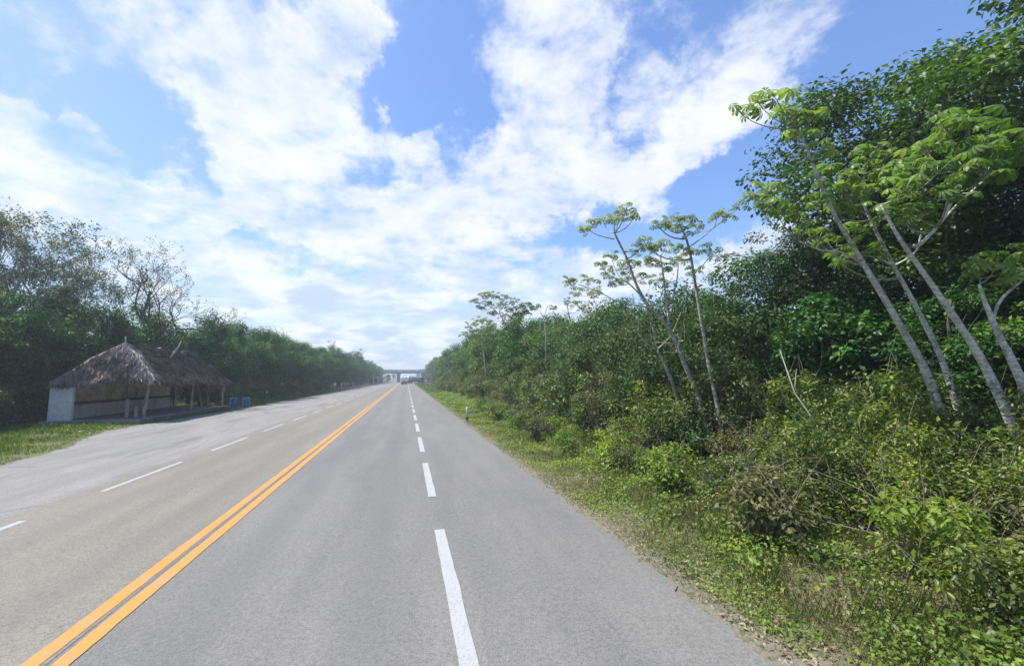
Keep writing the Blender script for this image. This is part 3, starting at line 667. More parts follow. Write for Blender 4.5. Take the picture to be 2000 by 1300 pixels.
# slumped dark ridge bundle that slides down the front slope, and loose sticks
b = MB()
for k in range(7):
    pts = []
    for i in range(9):
        f = i / 8; y = R0 + .1 + (5.5 + .4 * k) * f; x = -16.45 + (1.9 - .22 * k) * f ** 1.2 + .05 * math.sin(5 * f + k)
        pts.append(H(x, y, roof_z(x, y) + .05 + .02 * (k % 3)))
    b.tube(pts, [.03, .05, .055, .05, .05, .045, .04, .035, .02], 6)
b.build('ridge_bundle', M['dark_wood'], roof, True)
b = MB()
for k in range(16):
    y = srng.uniform(R0, R1); x = -16.5 + srng.uniform(0, 1.2); a = srng.uniform(-.4, .4); L_ = srng.uniform(.8, 2)
    pts = [H(x + a * f * L_, y + f * L_, roof_z(x + a * f * L_, min(y + f * L_, 40)) + .07) for f in (0, .35, .7, 1)]
    b.tube(pts, [.022, .02, .016, .01], 5)
b.build('loose_sticks', M['twig'], roof, True)
b = MB(); b.tube([H(-15.4, 33.7, 3.85), H(-15.4, 34.25, 4.35), H(-15.38, 34.6, 4.65), H(-15.36, 34.85, 5.05)], [.06, .05, .035, .02], 7)
b.tube([H(-15.4, 34.3, 4.4), H(-15.45, 34.1, 4.75)], [.03, .012], 6); b.build('broken_branch', M['pole'], roof, True)
b = MB(); b.tube([H(-16.5, 30.9, 4.6), H(-16.52, 30.85, 4.82)], [.035, .03], 6); b.tube([H(-16.52, 30.85, 4.82), H(-16.5, 30.8, 4.97)], [.06, .05], 6); b.build('ridge_finial', M['wall_white'], roof, True)
# things standing in the shelter
for (x, y, lab, sc2) in ((-15.55, 29.75, 'rough upright wooden log standing beside the nearest shelter post', 1.0), (-15.15, 29.85, 'short pale wooden stump on the shelter floor next to the taller log', .6)):
    b = MB(); b.tube([(0, 0, 0), (.02, .01, .35 * sc2), (-.01, 0, .8 * sc2), (0, .02, 1.1 * sc2)], [.11, .10, .09, .095], 10)
    tag(b.build('wooden_log', M['pole'], None, True, loc=(x, y, .2)), lab, 'log')

# ------------------------------------------------------------------ blue barrels
M['blue'] = plain('blue_plastic', (.030, .10, .26), .42, .45, 0, .22, 5, .05)
M['blue_dark'] = plain('blue_lid', (.022, .080, .25), .45, .4, 0, .2, 6)
def lathe(b, prof, n=24):
    base = len(b.v)
    for r, z in prof: b.v += [(r * math.cos(2 * math.pi * k / n), r * math.sin(2 * math.pi * k / n), z) for k in range(n)]
    for i in range(len(prof) - 1):
        b.f += [(base + i * n + k, base + i * n + (k + 1) % n, base + (i + 1) * n + (k + 1) % n, base + (i + 1) * n + k) for k in range(n)]
    b.f += [tuple(base + n - 1 - k for k in range(n)), tuple(base + (len(prof) - 1) * n + k for k in range(n))]
    return b
for x, y, lab in ((-13.95, 41.0, 'blue plastic barrel on the left of the pair, the one nearer the thatched shelter'), (-13.1, 41.3, 'blue plastic barrel on the right of the pair, farther from the thatched shelter')):
    e = empty('barrel', (x, y, .0), label=lab, cat='barrel', group='blue barrels beside the shelter')
    lathe(MB(), [(.25, .0), (.285, .04), (.30, .25), (.30, .30), (.285, .33), (.30, .36), (.30, .58), (.285, .61), (.30, .64), (.30, .82), (.27, .88)]).build('drum', M['blue'], e, True)
    lathe(MB(), [(.285, .885), (.295, .895), (.295, .92), (.27, .93), (.26, .905)]).build('rim', M['blue_dark'], e, True)
    e.scale = (.88, .88, .94)

# ------------------------------------------------------------------ marker posts
M['post_white'] = plain('white_post', (.55, .60, .58), .5, .4, 0, .08, 6)
M['black'] = plain('black_band', (.018, .018, .020), .5, .4, 0, .1, 6)
M['galv'] = plain('weathered_metal', (.26, .25, .22), .5, .4, .3, .15, 6)
for x, y, lab in ((3.45, 25.4, 'white round marker post with a black band low down, nearest one on the right verge'), (4.1, 95, 'tiny distant white marker post on the right verge near the far trees')):
    e = empty('marker_post', (x, y, -.02), label=lab, cat='marker post')
    lathe(MB(), [(.055, .0), (.055, .155)], 16).build('base', M['galv'], e)
    lathe(MB(), [(.068, .155), (.068, .27)], 16).build('black_band', M['black'], e)
    lathe(MB(), [(.062, .27), (.062, .80), (.055, .83), (.03, .845)], 16).build('tube', M['post_white'], e, True)

# ------------------------------------------------------------------ distant overpass
M['conc'] = plain('pale_concrete', (.26, .26, .25), .85, .2, 0, .12, .4)
M['conc_lt'] = plain('pale_parapet_paint', (.60, .60, .58), .8, .2, 0, .08, .4)  # even off-white paint for parapets, banner panel and stall
OY = 262
op = empty('overpass', (0, OY, 0), label='grey concrete road overpass crossing the highway in the far distance', cat='bridge')
b = MB(); b.prism([(-1.2, 5.3), (8.8, 5.3), (9.4, 6.0), (9.4, 6.55), (-1.8, 6.55), (-1.8, 6.0)], 0, -46, 62); b.build('deck', M['conc'], op)
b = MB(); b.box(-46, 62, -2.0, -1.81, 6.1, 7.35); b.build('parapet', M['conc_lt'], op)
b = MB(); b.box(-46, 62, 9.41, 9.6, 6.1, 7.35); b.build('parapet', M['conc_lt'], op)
for x in (-14.6, -4.6, 9.5, 19):
    for y in (.5, 7):
        b = MB(); b.box(x - .9, x + .9, y - .7, y + .7, -.1, 4.55, .08); b.build('pier', M['conc'], op)
    b = MB(); b.box(x - 1.2, x + 1.2, -.9, 8.5, 4.55, 5.29, .05); b.build('pier_cap', M['conc'], op)
for s in (-1, 1):
    b = MB(); x0, x1 = (-46, -21) if s < 0 else (25, 62); pol = [(x0, -.1), (x1 - 3 * (s < 0) * -1, -.1), (x1, 5.28), (x0, 5.28)] if s < 0 else [(x0 - 5, -.1), (x1, -.1), (x1, 5.28), (x0, 5.28)]
    b.prism(pol, 1, -1, 8.6); b.build('abutment', M['conc'], op)
# white hoarding on the overpass at right
e = empty('roadside_banner', (14.5, OY - 3.0, 0), label='long white panel in front of the right half of the overpass parapet', cat='sign')
b = MB(); b.box(-7, 9, -.08, .08, 5.6, 7.7, .03); b.build('panel', M['conc_lt'], e)
for x in (-5.5, 1, 7.5):
    b = MB(); b.box(x - .12, x + .12, .1, .35, -.05, 6.8, .02); b.build('support_post', M['galv'], e)

# ------------------------------------------------------------------ vehicles (far)
M['glass'] = plain('tinted_glass', (.02, .025, .03), .12, .6, 0, .05, 3, 0)
M['tyre'] = plain('tyre_rubber', (.02, .02, .02), .8, .2, 0, .1, 6)
M['paint_dark'] = plain('dark_car_paint', (.035, .040, .055), .3, .6, .2, .05, 3, 0)
M['paint_white'] = plain('white_vehicle_paint', (.72, .72, .70), .4, .5, 0, .05, 3, 0)
M['chrome'] = plain('polished_tank', (.62, .63, .66), .28, .6, .85, .06, 1, 0)
M['red'] = plain('dark_red_chassis', (.16, .030, .030), .5, .4, 0, .15, 3)
M['lamp_red'] = plain('tail_lamp_red', (.45, .015, .012), .35, .5, 0, .05, 4, 0)
M['plate'] = plain('plain_plate', (.6, .6, .58), .5, .4, 0, .05, 4, 0)
def wheel(parent, x, y, r=.32, w=.22, rim='galv'):
    b = MB(); b.tube([(x - w / 2, y, r), (x - w / 2 + .03, y, r), (x + w / 2 - .03, y, r), (x + w / 2, y, r)], [r - .03, r, r, r - .03], 18); o_ = b.build('wheel', M['tyre'], parent, True)
    b = MB(); b.tube([(x - w / 2 - .006, y, r), (x + w / 2 + .006, y, r)], r * .58, 14); b.build('rim', M[rim], o_)
car = empty('car', (-.75, 168, .02), label='dark car driving away in the right lane, nearest of the far vehicles', cat='car')
b = MB(); b.prism([(-2.1, .30), (2.1, .30), (2.15, .62), (1.95, .82), (.9, .92), (-1.3, .96), (-2.05, .90), (-2.15, .6)], 0, -.86, .86); b.build('body', M['paint_dark'], car)
b = MB(); b.add([(-.76, -1.7, .945), (.76, -1.7, .945), (.76, 1.0, .915), (-.76, 1.0, .915), (-.60, -1.15, 1.43), (.60, -1.15, 1.43), (.60, .25, 1.44), (-.60, .25, 1.44)],
          [(0, 1, 5, 4), (1, 2, 6, 5), (2, 3, 7, 6), (3, 0, 4, 7)]); b.build('window', M['glass'], car)
b = MB(); b.box(-.62, .62, -1.18, .28, 1.43, 1.48, .02); b.build('roof', M['paint_dark'], car)
for s in (-1, 1):
    b = MB(); b.box(s * .68 - .15, s * .68 + .15, -2.19, -2.10, .66, .82, .01); b.build('tail_lamp', M['lamp_red'], car)
    for y in (-1.3, 1.3): wheel(car, s * .80, y)
b = MB(); b.box(-.26, .26, -2.18, -2.155, .45, .57); b.build('number_plate', M['plate'], car)
van = empty('box_truck', (-1.35, 196, .02), label='white box truck on the road just beyond the dark car', cat='truck')
b = MB(); b.box(-1.05, 1.05, -2.9, 1.7, .75, 2.75, .06); b.build('cargo_box', M['paint_white'], van)
b = MB(); b.prism([(1.75, .45), (3.5, .45), (3.6, 1.2), (3.0, 2.1), (1.75, 2.1)], 0, -.95, .95); b.build('cab', M['paint_white'], van)
b = MB(); b.box(-.5, .5, -2.85, 3.2, .5, .74, .02); b.box(-1.0, 1.0, -2.98, -2.88, .45, .62, .01); b.build('chassis', M['galv'], van)
for s in (-1, 1):
    b = MB(); b.box(s * .95 - .1, s * .95 + .1, -2.96, -2.905, .80, 1.0); b.build('tail_lamp', M['lamp_red'], van)
    for y in (-1.7, 2.6): wheel(van, s * .88, y, .40, .24)
tk = empty('tanker_truck', (3.7, 212, .02), math.radians(-52), label='silver tanker truck with a dark red chassis standing at the right roadside', cat='truck')
b = MB(); b.tube([(0, -4.4, 2.25), (0, -4.3, 2.25), (0, -4.1, 2.25), (0, 2.2, 2.25), (0, 2.4, 2.25), (0, 2.5, 2.25)], [.6, 1.0, 1.12, 1.12, 1.0, .6], 24); tn = b.build('tank', M['chrome'], tk, True)
for y in (-3.2, -1.2, .8):
    b = MB(); b.tube([(0, y, 3.34), (0, y, 3.52)], .28, 14); b.build('hatch', M['galv'], tn)
b = MB(); b.box(-1.1, 1.1, -4.5, 2.6, .75, 1.12, .03); b.box(-1.15, 1.15, -4.62, -4.51, .5, 1.0, .02); b.build('chassis', M['red'], tk)
b = MB(); b.prism([(2.9, .55), (4.9, .55), (4.95, 1.5), (4.6, 2.7), (2.9, 2.85)], 0, -1.15, 1.15); cab = b.build('cab', M['red'], tk)
b = MB(); b.box(-1.156, 1.156, 3.3, 4.3, 1.75, 2.4, .02); b.build('window', M['glass'], cab)
for s in (-1, 1):
    for y in (-3.7, -2.5, 3.9): wheel(tk, s * .98, y, .48, .3)

# ------------------------------------------------------------------ small roadside building, far left
bl = empty('roadside_stall', (-12.4, 196, 0), label='small pale flat-roofed stall with open bays at the far left roadside', cat='building')
b = MB(); b.box(-3.4, 1.6, 0, 4, -.1, 2.9, .02); b.build('wall', M['conc'], bl)
b = MB(); b.box(-3.7, 3.2, -2.2, 4.2, 2.92, 3.15, .03); b.build('roof', M['conc_lt'], bl)
for x in (-3.4, -1.3, .7, 2.9):
    b = MB(); b.box(x - .12, x + .12, -2.0, -1.76, -.1, 2.91, .01); b.build('post', M['conc_lt'], bl)
b = MB(); b.box(-2.9, -1.7, -.04, .02, .0, 2.1); b.build('door', M['dark_wood'], bl)
b = MB(); b.box(-.8, .9, -.04, .02, .9, 2.0); b.build('window', M['glass'], bl)
pl = empty('sign_pillar', (-9.3, 195, 0), label='white pillar with a square head beside the far left stall', cat='sign')
b = MB(); b.box(-.32, .32, -.3, .3, -.05, 3.0, .03); b.build('pillar', M['paint_white'], pl)
b = MB(); b.box(-.62, .62, -.22, .22, 3.0, 4.1, .04); b.build('head', M['paint_white'], pl)
b = MB(); b.box(-1.1, 1.3, -.06, .06, 2.55, 2.78, .01); b.build('arm', M['paint_white'], pl)

# ------------------------------------------------------------------ vegetation builders
def bez(p0, p1, sagv, n=6, rng=None, wob=0.):
    p0 = np.array(p0, float); p1 = np.array(p1, float); mid = (p0 + p1) / 2 + np.array(sagv, float); out = []
    for i in range(n):
        f = i / (n - 1); q = (1 - f) ** 2 * p0 + 2 * f * (1 - f) * mid + f * f * p1
        if rng is not None and 0 < i < n - 1: q = q + rng.normal(size=3) * wob
        out.append(q)
    return out
def make_crown(rng, h, base, rx, ry, n, rmin, rmax, shape=.75):
    """clump centres through a lumpy crown between heights base..h"""
    cl = []; lobes = [(rng.uniform(0, 6.28), rng.uniform(-.6, .9), rng.uniform(.75, 1.12)) for _ in range(7)]
    while len(cl) < n:
        d = unit(rng.normal(size=3)); r = rng.uniform(.0, 1) ** .42
        az = math.atan2(d[1], d[0]); k = .82
        for a, e, s in lobes: k = max(k, s * math.exp(-((math.cos(az - a) - 1) ** 2) * 2 - (d[2] - e) ** 2 * 2))
        r *= k
        z = (d[2] * r + 1) / 2
        wid = math.sin(math.pi * min(1, max(0.02, z * .86 + .12))) ** shape
        cl.append((np.array([d[0] * r * rx * wid ** .3, d[1] * r * ry * wid ** .3, base + (h - base) * z]), rng.uniform(rmin, rmax)))
    return cl
def tree_proto(seed, h, base, rad, n, rmin, rmax, dens, size, trunk_r, aspect=.5, flat=.7, lean=.3, up=.7, twigs=0, limbs=26):
    rng = np.random.RandomState(seed)
    cl = make_crown(rng, h, base, rad, rad, n, rmin, rmax)
    top = np.array([rng.normal() * lean, rng.normal() * lean, h * .8])
    V, F = clump_leaves(rng, cl, dens, size, aspect, flat, up)
    crown = fast_mesh('crown', V, F)
    b = MB(); tp = bez((0, 0, -.2), top, (rng.normal() * .3, rng.normal() * .3, 0), 8, rng, .06)
    b.tube(tp, [trunk_r * (1.25 - 1.05 * (i / 7)) for i in range(8)], 8)
    order = rng.permutation(len(cl))[:min(len(cl), limbs)]
    for k in order:
        c = cl[k][0]; f = min(.95, max(.22, (c[2] - 1.0) / (h * .8) * .75)); i = f * 7; a = tp[int(i)] * (1 - i % 1) + tp[min(7, int(i) + 1)] * (i % 1)
        r0 = trunk_r * .42 * (1.2 - f)
        b.tube(bez(a, c, (0, 0, -.12 * np.linalg.norm(c - a)), 6, rng, .05), [r0, r0 * .85, r0 * .7, r0 * .5, r0 * .35, r0 * .15], 5, False)
    for k in range(twigs):
        c = cl[rng.randint(len(cl))][0]; d = unit(rng.normal(size=3) + [0, 0, .6]) * rng.uniform(.4, 1.1)
        b.tube([c, c + d * .5 + rng.normal(size=3) * .05, c + d], [.008, .006, .003], 4, False)
    me = bpy.data.meshes.new('trunk'); me.from_pydata(b.v, [], b.f); me.polygons.foreach_set('use_smooth', [True] * len(me.polygons)); me.update()
    return crown, me
def bare_proto(seed, h, spread, levels, leaves, size, r0, fork=.35, up=.55):
    """open branching tree; fine twigs with sparse small leaves"""
    rng = np.random.RandomState(seed); b = MB(); tips = []
    def grow(p, d, L, r, lv):
        n = 4; pts = [p]; q = p; dd = d
        for i in range(n):
            dd = unit(dd + rng.normal(size=3) * .16 + np.array([0, 0, .05])); q = q + dd * L / n; pts.append(q)
        rr = [r * (1 - .38 * i / n) for i in range(n + 1)]
        b.tube(pts, rr, 7 if lv == 0 else (5 if lv < 3 else 3), False)
        if lv >= levels: tips.append((q, dd)); return
        if lv >= levels - 1: tips.append((pts[2], dd))
        k = rng.randint(2, 4) if lv else 4
        for _ in range(k):
            sp = unit(rng.normal(size=3) * np.array([1, 1, .45])); nd = unit(dd * (1 - fork) + sp * spread + np.array([0, 0, up * .35]))
            src = pts[rng.randint(3, n + 1)] if lv else pts[-1 - rng.randint(0, 2)]
            grow(src, nd, L * rng.uniform(.55, .82), r * rng.uniform(.48, .66), lv + 1)
    grow(np.array([0, 0, -.2]), unit(np.array([rng.normal() * .08, rng.normal() * .08, 1.])), h * .46, r0, 0)
    me = bpy.data.meshes.new('trunk'); me.from_pydata(b.v, [], b.f); me.polygons.foreach_set('use_smooth', [True] * len(me.polygons)); me.update()
    zmax = max(t_[0][2] for t_ in tips)
    P, N, T = [], [], []
    for q, d in tips:
        for _ in range(rng.poisson(leaves)):
            P.append(q - d * rng.uniform(0, .5) + rng.normal(size=3) * .16); N.append(np.array([0, 0, .7]) + rng.normal(size=3) * .6); T.append(d + rng.normal(size=3) * .7)
    V, F = leafgeo2(np.array(P), np.array(N), np.array(T), size * rng.uniform(.7, 1.3, len(P)), size * .5)
    return fast_mesh('crown', V, F), me, zmax
RECOLOUR = {}
def put(name, protos, cm, tm, loc, rz, sc, label, cat, group=None):
    e = empty(name, loc, rz, label=label, cat=cat, group=group)
    e.scale = sc if hasattr(sc, '__len__') else (sc, sc, sc)
    key = (protos[0].name, cm)
    if protos[0].materials and protos[0].materials[0] != M[cm]:      # same shape, other foliage
        if key not in RECOLOUR:
            q = protos[0].copy(); q.materials.clear(); q.materials.append(M[cm]); RECOLOUR[key] = q
        protos = (RECOLOUR[key], protos[1])
    c = bpy.data.objects.new('crown', protos[0]); COL.objects.link(c); c.parent = e
    t_ = bpy.data.objects.new('trunk' if cat == 'tree' else 'stem', protos[1]); COL.objects.link(t_); t_.parent = e
    if not protos[0].materials: protos[0].materials.append(M[cm]); protos[1].materials.append(M[tm])
    return e

# ---- prototypes
BROAD = [tree_proto(100 + k, 9.0, .7, 3.0, 88, .30, .95, 32, .18, .15, .52, .72, .4) for k in range(4)]
SLIM = [tree_proto(200 + k, 7.0, 1.0, 2.1, 50, .22, .72, 42, .135, .09, .5, .75, .3, twigs=20) for k in range(4)]
DARK = [tree_proto(300 + k, 12., 3.2, 4.6, 170, .35, .85, 46, .125, .24, .55, .62, .5) for k in range(2)]
SHRUB = [tree_proto(400 + k, 2.7, .15, 1.25, 38, .20, .46, 72, .105, .035, .45, .8, .2, .6, twigs=20) for k in range(4)]
OLIVE = [tree_proto(450 + k, 4.6, .4, 1.6, 50, .28, .60, 62, .105, .06, .5, .75, .3, .6, twigs=40) for k in range(3)]
LOWB = [tree_proto(500 + k, 1.15, .05, .75, 24, .14, .30, 110, .085, .02, .5, .8, .12, .7, twigs=22) for k in range(3)]
LUSH = [tree_proto(550, 3.6, .6, 1.7, 52, .30, .55, 60, .17, .06, .6, .7, .3, .8)]
rng = np.random.RandomState(77)

# ---- left forest
left_words = ['rounded dark green crown', 'narrow dark crown', 'broad bushy crown', 'lumpy deep green crown']
def lt(k, x, y, s, label, group='broadleaf trees packed along the left roadside', pr=None, cm='forest'):
    return put('broadleaf_tree', pr or BROAD[k % 4], cm, 'bark', (x, y, 0), rng.uniform(0, 6.28), (s * rng.uniform(.92, 1.08), s * rng.uniform(.92, 1.08), s), label, 'tree', group)
near_left = [
 (0, -21.5, 21.5, .86, 'dark broadleaf tree at the left edge of the view, left of the shelter'),
 (1, -22.5, 25.5, .95, 'dark broadleaf tree behind the left end of the shelter, under the tallest sparse tree'),
 (2, -21.8, 29.5, .90, 'dense dark tree directly behind the white end wall of the shelter'),
 (3, -21.6, 33.5, .93, 'dense dark tree behind the middle of the shelter roof'),
 (0, -21.2, 37.5, .98, 'dark tree behind the far slope of the shelter roof'),
 (1, -20.5, 41.8, 1.02, 'dark tree rising just beyond the far end of the shelter'),
 (2, -18.2, 45.5, 1.03, 'bushy green tree directly behind the two blue barrels'),
 (3, -17.6, 50.0, 1.02, 'bushy green tree in the forest edge just right of the blue barrels'),
 (0, -17.3, 54.5, 1.05, 'second bushy tree right of the blue barrels in the forest edge')]
for a in near_left: lt(*a)
for k, y in enumerate([19, 23.5, 28, 32, 36.5, 41, 45, 50, 55, 60]):
    lt(k + 1, -27 + rng.uniform(-1, 1), y, 1.02 + rng.uniform(-.06, .1), 'shadowy broadleaf tree in the second row behind the left roadside trees', 'second row of the left forest')
for k, y in enumerate([18, 26, 34, 42, 50]):
    lt(k + 1, -33 + rng.uniform(-1, 1), y, 1.08, 'shadowy broadleaf tree in the second row behind the left roadside trees', 'second row of the left forest')
y = 59.; k = 0
while y < 290:
    s = 1.0 + rng.uniform(-.14, .12) + .0006 * y; x = float(np.interp(y, [59, 100, 180, 290], [-17.2, -16.6, -16.2, -15.8])) + rng.uniform(-.5, .5)
    lt(k, x, y, s, 'green broadleaf tree in the receding left roadside row beyond the blue barrels', 'receding row of trees on the left')
    lt(k + 2, x - 5.5, y + 2, s * 1.10, 'taller broadleaf tree behind the receding left roadside row', 'receding second row on the left')
    y += float(np.interp(y, [59, 120, 290], [4.6, 6.5, 9])); k += 1
for x, y, s in ((-20, 205, .62), (-25, 220, .8), (-21, 236, .8), (-24, 247, .85), (-15, 238, .75), (-13, 248, .72), (-10.2, 255, .6), (-19, 250, .9), (-30, 250, .9)):
    lt(k, x, y, s, 'distant tree between the left stall and the overpass', 'distant trees by the overpass')
# far side of the overpass
for k, (x, y) in enumerate([(-70, 330), (-58, 345), (-46, 335), (-36, 350), (-27, 340), (-20, 355), (22, 345), (32, 335), (44, 350), (56, 340), (70, 352), (-13, 480), (12, 480), (-24, 470), (24, 475)]):
    lt(k, x, y, 1.0 + .25 * rng.rand(), 'hazy far tree beyond the overpass', 'trees beyond the overpass')
# shrubs at the foot of the left forest (dark)
for k in range(26):
    y = 24 + k * 3.0; x = (-19.9 if y < 43 else -16.2) + rng.uniform(-.5, .3)
    put('shrub', SHRUB[k % 4], 'brush', 'twig', (x, y, -.1), rng.uniform(0, 6.28), rng.uniform(.7, 1.15), 'leafy shrub filling the shaded foot of the left forest', 'shrub', 'shrubs at the foot of the left forest')
for k, (x, y, s) in enumerate([(-20.5, 25.5, 1.3), (-20.3, 23.3, 1.25), (-22, 22.0, 1.3), (-21.5, 19.3, 1.2), (-20.2, 27.6, 1.05)]):
    put('shrub', SHRUB[(k + 1) % 4], 'brush', 'twig', (x, y, -.1), rng.uniform(0, 6.28), s, 'dusky shrub in the thicket left of the shelter end wall', 'shrub', 'thicket left of the shelter')
for k, (x, y) in enumerate([(-16.6, 42.6), (-18.2, 43.2), (-19.8, 42.4), (-15.8, 44.6), (-17.4, 45), (-21, 41)]):
    put('shrub', SHRUB[k % 4], 'brush', 'twig', (x, y, -.1), k * 1.1, 1.0, 'dark leafy shrub between the far end of the shelter and the blue barrels', 'shrub', 'shrubs between shelter and barrels')
AIRY = [tree_proto(610 + k, 13., 5.0, 2.9, 100, .20, .45, 22, .17, .13, .45, .7, .8, .5, twigs=60, limbs=80) for k in range(2)]
for k, (x, y, s, sz, lab) in enumerate(((-24.4, 33.6, .9, .92, 'pale airy tree crossing the left edge of the view, tallest of the airy ones'),
      (-24.4, 38.6, .75, .90, 'pale airy tree just right of the tallest one at the left edge'),
      (-22.8, 40.0, .45, .74, 'pale airy tree left of the wide open-crowned tree above the shelter'),
      (-29, 37, 1.0, 1.02, 'pale airy tree deeper in the forest at the left edge of the view'))):
    put('airy_tree', AIRY[k % 2], 'grey', 'pale_bark', (x, y, 0), 2.1 * k, (s, s, sz), lab, 'tree')
# sparse tall trees on the left
for seed, h, x, y, mat, lab in ((61, 13.2, -23.0, 32.0, 'grey', 'tallest sparse grey-leaved tree at the left edge of the view with a pale trunk'),
                                (62, 11.4, -22.8, 37.2, 'grey', 'sparse grey-green tree standing between the tallest one and the bare spreading tree'),
                                (66, 12.8, -27.5, 36.0, 'grey', 'thin pale tree half hidden behind the tallest sparse tree')):
    cr, tr, zm = bare_proto(seed, h, .62, 7, 5.5, .20, .24)
    put('sparse_tree', (cr, tr), mat, 'pale_bark', (x, y, 0), 0, h / zm, lab, 'tree')
cr, tr, zm = bare_proto(71, 13.5, .66, 7, 1.9, .19, .28, .36, .55)
put('spreading_tree', (cr, tr), 'forest_olive', 'bark', (-20.2, 41.5, 0), 2.0, (14.4 / zm * 1.1, 14.4 / zm * 1.1, 14.4 / zm), 'wide open-crowned tree with visible forking branches above the shelter roof', 'tree')
cr, tr, zm = bare_proto(81, 8, .7, 5, 1.5, .2, .12)
put('bare_tree', (cr, tr), 'grey', 'pale_bark', (-21.0, 82, 0), 0, 11.6 / zm, 'small grey nearly bare treetop above the receding left forest row', 'tree')
for k, (x, y, s) in enumerate(((-17, 168, 13.5), (-16.2, 116, 11.8))):
    cr, tr, zm = bare_proto(90 + k, 10, .6, 5, 9, .34, .14)
    put('airy_tree', (cr, tr), 'forest_olive', 'bark', (x, y, 0), 0, s / zm, ['airy treetop standing above the far end of the left forest row', 'thin airy treetop midway along the left forest row'][k], 'tree')

# ---- right forest
RG = 'slender trees in the dense right roadside belt'
def rt(k, x, y, h, label, group=RG, cm=None):
    pr = SLIM[k % 4] if h < 8.6 else BROAD[k % 4]; H0 = 7. if h < 8.6 else 9.
    s = h / H0 * .95; w = s ** .5
    pr_c = pr
    return put('roadside_tree', pr_c, ('forest', 'forest_yellow', 'forest', 'forest_olive', 'glossy')[(k * 3 + int(y)) % 5], 'bark', (x, y, 0), rng.uniform(0, 6.28), (w * rng.uniform(.95, 1.15), w * rng.uniform(.95, 1.15), s), label, 'tree', group)
SLIM2 = [(p_[0].copy(), p_[1].copy()) for p_ in SLIM]
for p_ in SLIM2: p_[0].materials.clear(); p_[1].materials.clear(); p_[0].materials.append(M['forest_olive']); p_[1].materials.append(M['bark'])
hz_ = lambda y: float(np.interp(y, [10, 16, 22, 30, 40, 60, 80, 120, 200], [5.6, 6.2, 7.0, 7.5, 8.2, 9.0, 9.8, 10.6, 11.4]))
y = 13.; k = 0
while y < 290:
    st = float(np.interp(y, [12, 60, 120, 290], [2.3, 3.4, 5.5, 9]))
    lab, grp = ('green tree in the right belt behind the scrub, this side of the marker post', 'nearer trees of the right belt') if y < 27 else (('green tree in the receding right belt beyond the white marker post', 'receding trees of the right belt'))
    h = hz_(y) * rng.choice([.78, .9, 1.0, 1.06, 1.16]) * rng.uniform(.95, 1.05)
    x = 9.8 + rng.uniform(-.7, .5) + (float(np.interp(y, [90, 160], [0, 3.2])))
    if k % 3 == 1 and h < 8.6:
        w = (h / 7) ** .5
        put('roadside_tree', SLIM2[k % 4], 'forest_olive', 'bark', (x, y, 0), rng.uniform(0, 6.28), (w, w, h / 7 * .95), lab.replace('green', 'olive green'), 'tree', 'olive ' + grp)
    else: rt(k, x, y, h, lab, grp)
    rt(k + 1, x + 3.2, y + st * .5, h * 1.04, 'tree deep in the right forest behind the belt of scrub', 'second row of the right forest')
    if y < 60: rt(k + 2, x + 6.5, y, h * 1.12, 'tree deep in the right forest behind the belt of scrub', 'second row of the right forest')
    y += st; k += 1
# scrub along the forest edge
y = 3.4; k = 0
while y < 110:
    st = float(np.interp(y, [3, 20, 60, 110], [1.05, 1.5, 2.6, 4.5]))
    for row, xo in enumerate((7.6, 8.9)):
        cl_ = 'SHRUB' if (k + row) % 3 or y < 9 else 'OLIVE'
        x = xo + rng.uniform(-.35, .35) + (.6 if y < 6 else 0); s = rng.uniform(.75, 1.05) * (1.0 if row == 0 else 1.15)
        if y < 9: s *= .74
        elif y > 12.5: s *= 1.32
        nearw = 'nearest the camera' if y < 9 else ('this side of the white marker post' if y < 25 else 'beyond the white marker post')
        if cl_ == 'SHRUB': put('shrub', SHRUB[(k + row) % 4], 'brush_brown' if (k * 7 + row * 3) % 5 == 0 else 'brush', 'twig', (x, y, -.1), rng.uniform(0, 6.28), s, 'tangled leafy shrub in the right roadside scrub, ' + nearw, 'shrub', 'right roadside shrubs ' + nearw)
        else: put('bush', OLIVE[k % 3], 'forest_olive', 'bark', (x + .3, y, -.1), rng.uniform(0, 6.28), s * (.82 if y > 9 else .55), 'tall olive green bush in the right roadside scrub, ' + nearw, 'bush', 'right roadside bushes ' + nearw)
    y += st; k += 1
for k in range(34):
    y = 2.6 + k * .95 + rng.uniform(-.4, .4); x = 6.0 + rng.uniform(-.8, .5)
    put('low_bush', LOWB[k % 3], ('weed', 'brush', 'weed', 'brush_brown')[k % 4], 'twig', (x, y, -.03), rng.uniform(0, 6.28), rng.uniform(.6, 1.1), 'knee-high yellow-green bush at the front foot of the right scrub', 'bush', 'low bushes at the foot of the right scrub')
for k in range(34):
    y = 2.2 + (k // 2) * .95 + rng.uniform(-.3, .3); x = 10.4 + (k % 2) * 1.6 + rng.uniform(-.4, .4)
    put('shrub', SHRUB[k % 4], 'brush', 'twig', (x, y, -.1), rng.uniform(0, 6.28), rng.uniform(.85, 1.1), 'leafy shrub in the shade between the near ringed trunks and the dark forest', 'shrub', 'shaded shrubs behind the near trunks')
for k in range(22):
    x, y = -20.3 - (k % 2) * 1.8 + rng.uniform(-.3, .3), 29 + (k // 2) * 1.5
    put('shrub', SHRUB[k % 4], 'forest', 'bark', (x, y, -.1), rng.uniform(0, 6.28), rng.uniform(1.1, 1.3), 'leafy shrub in the dark thicket right behind the shelter', 'shrub', 'thicket behind the shelter')
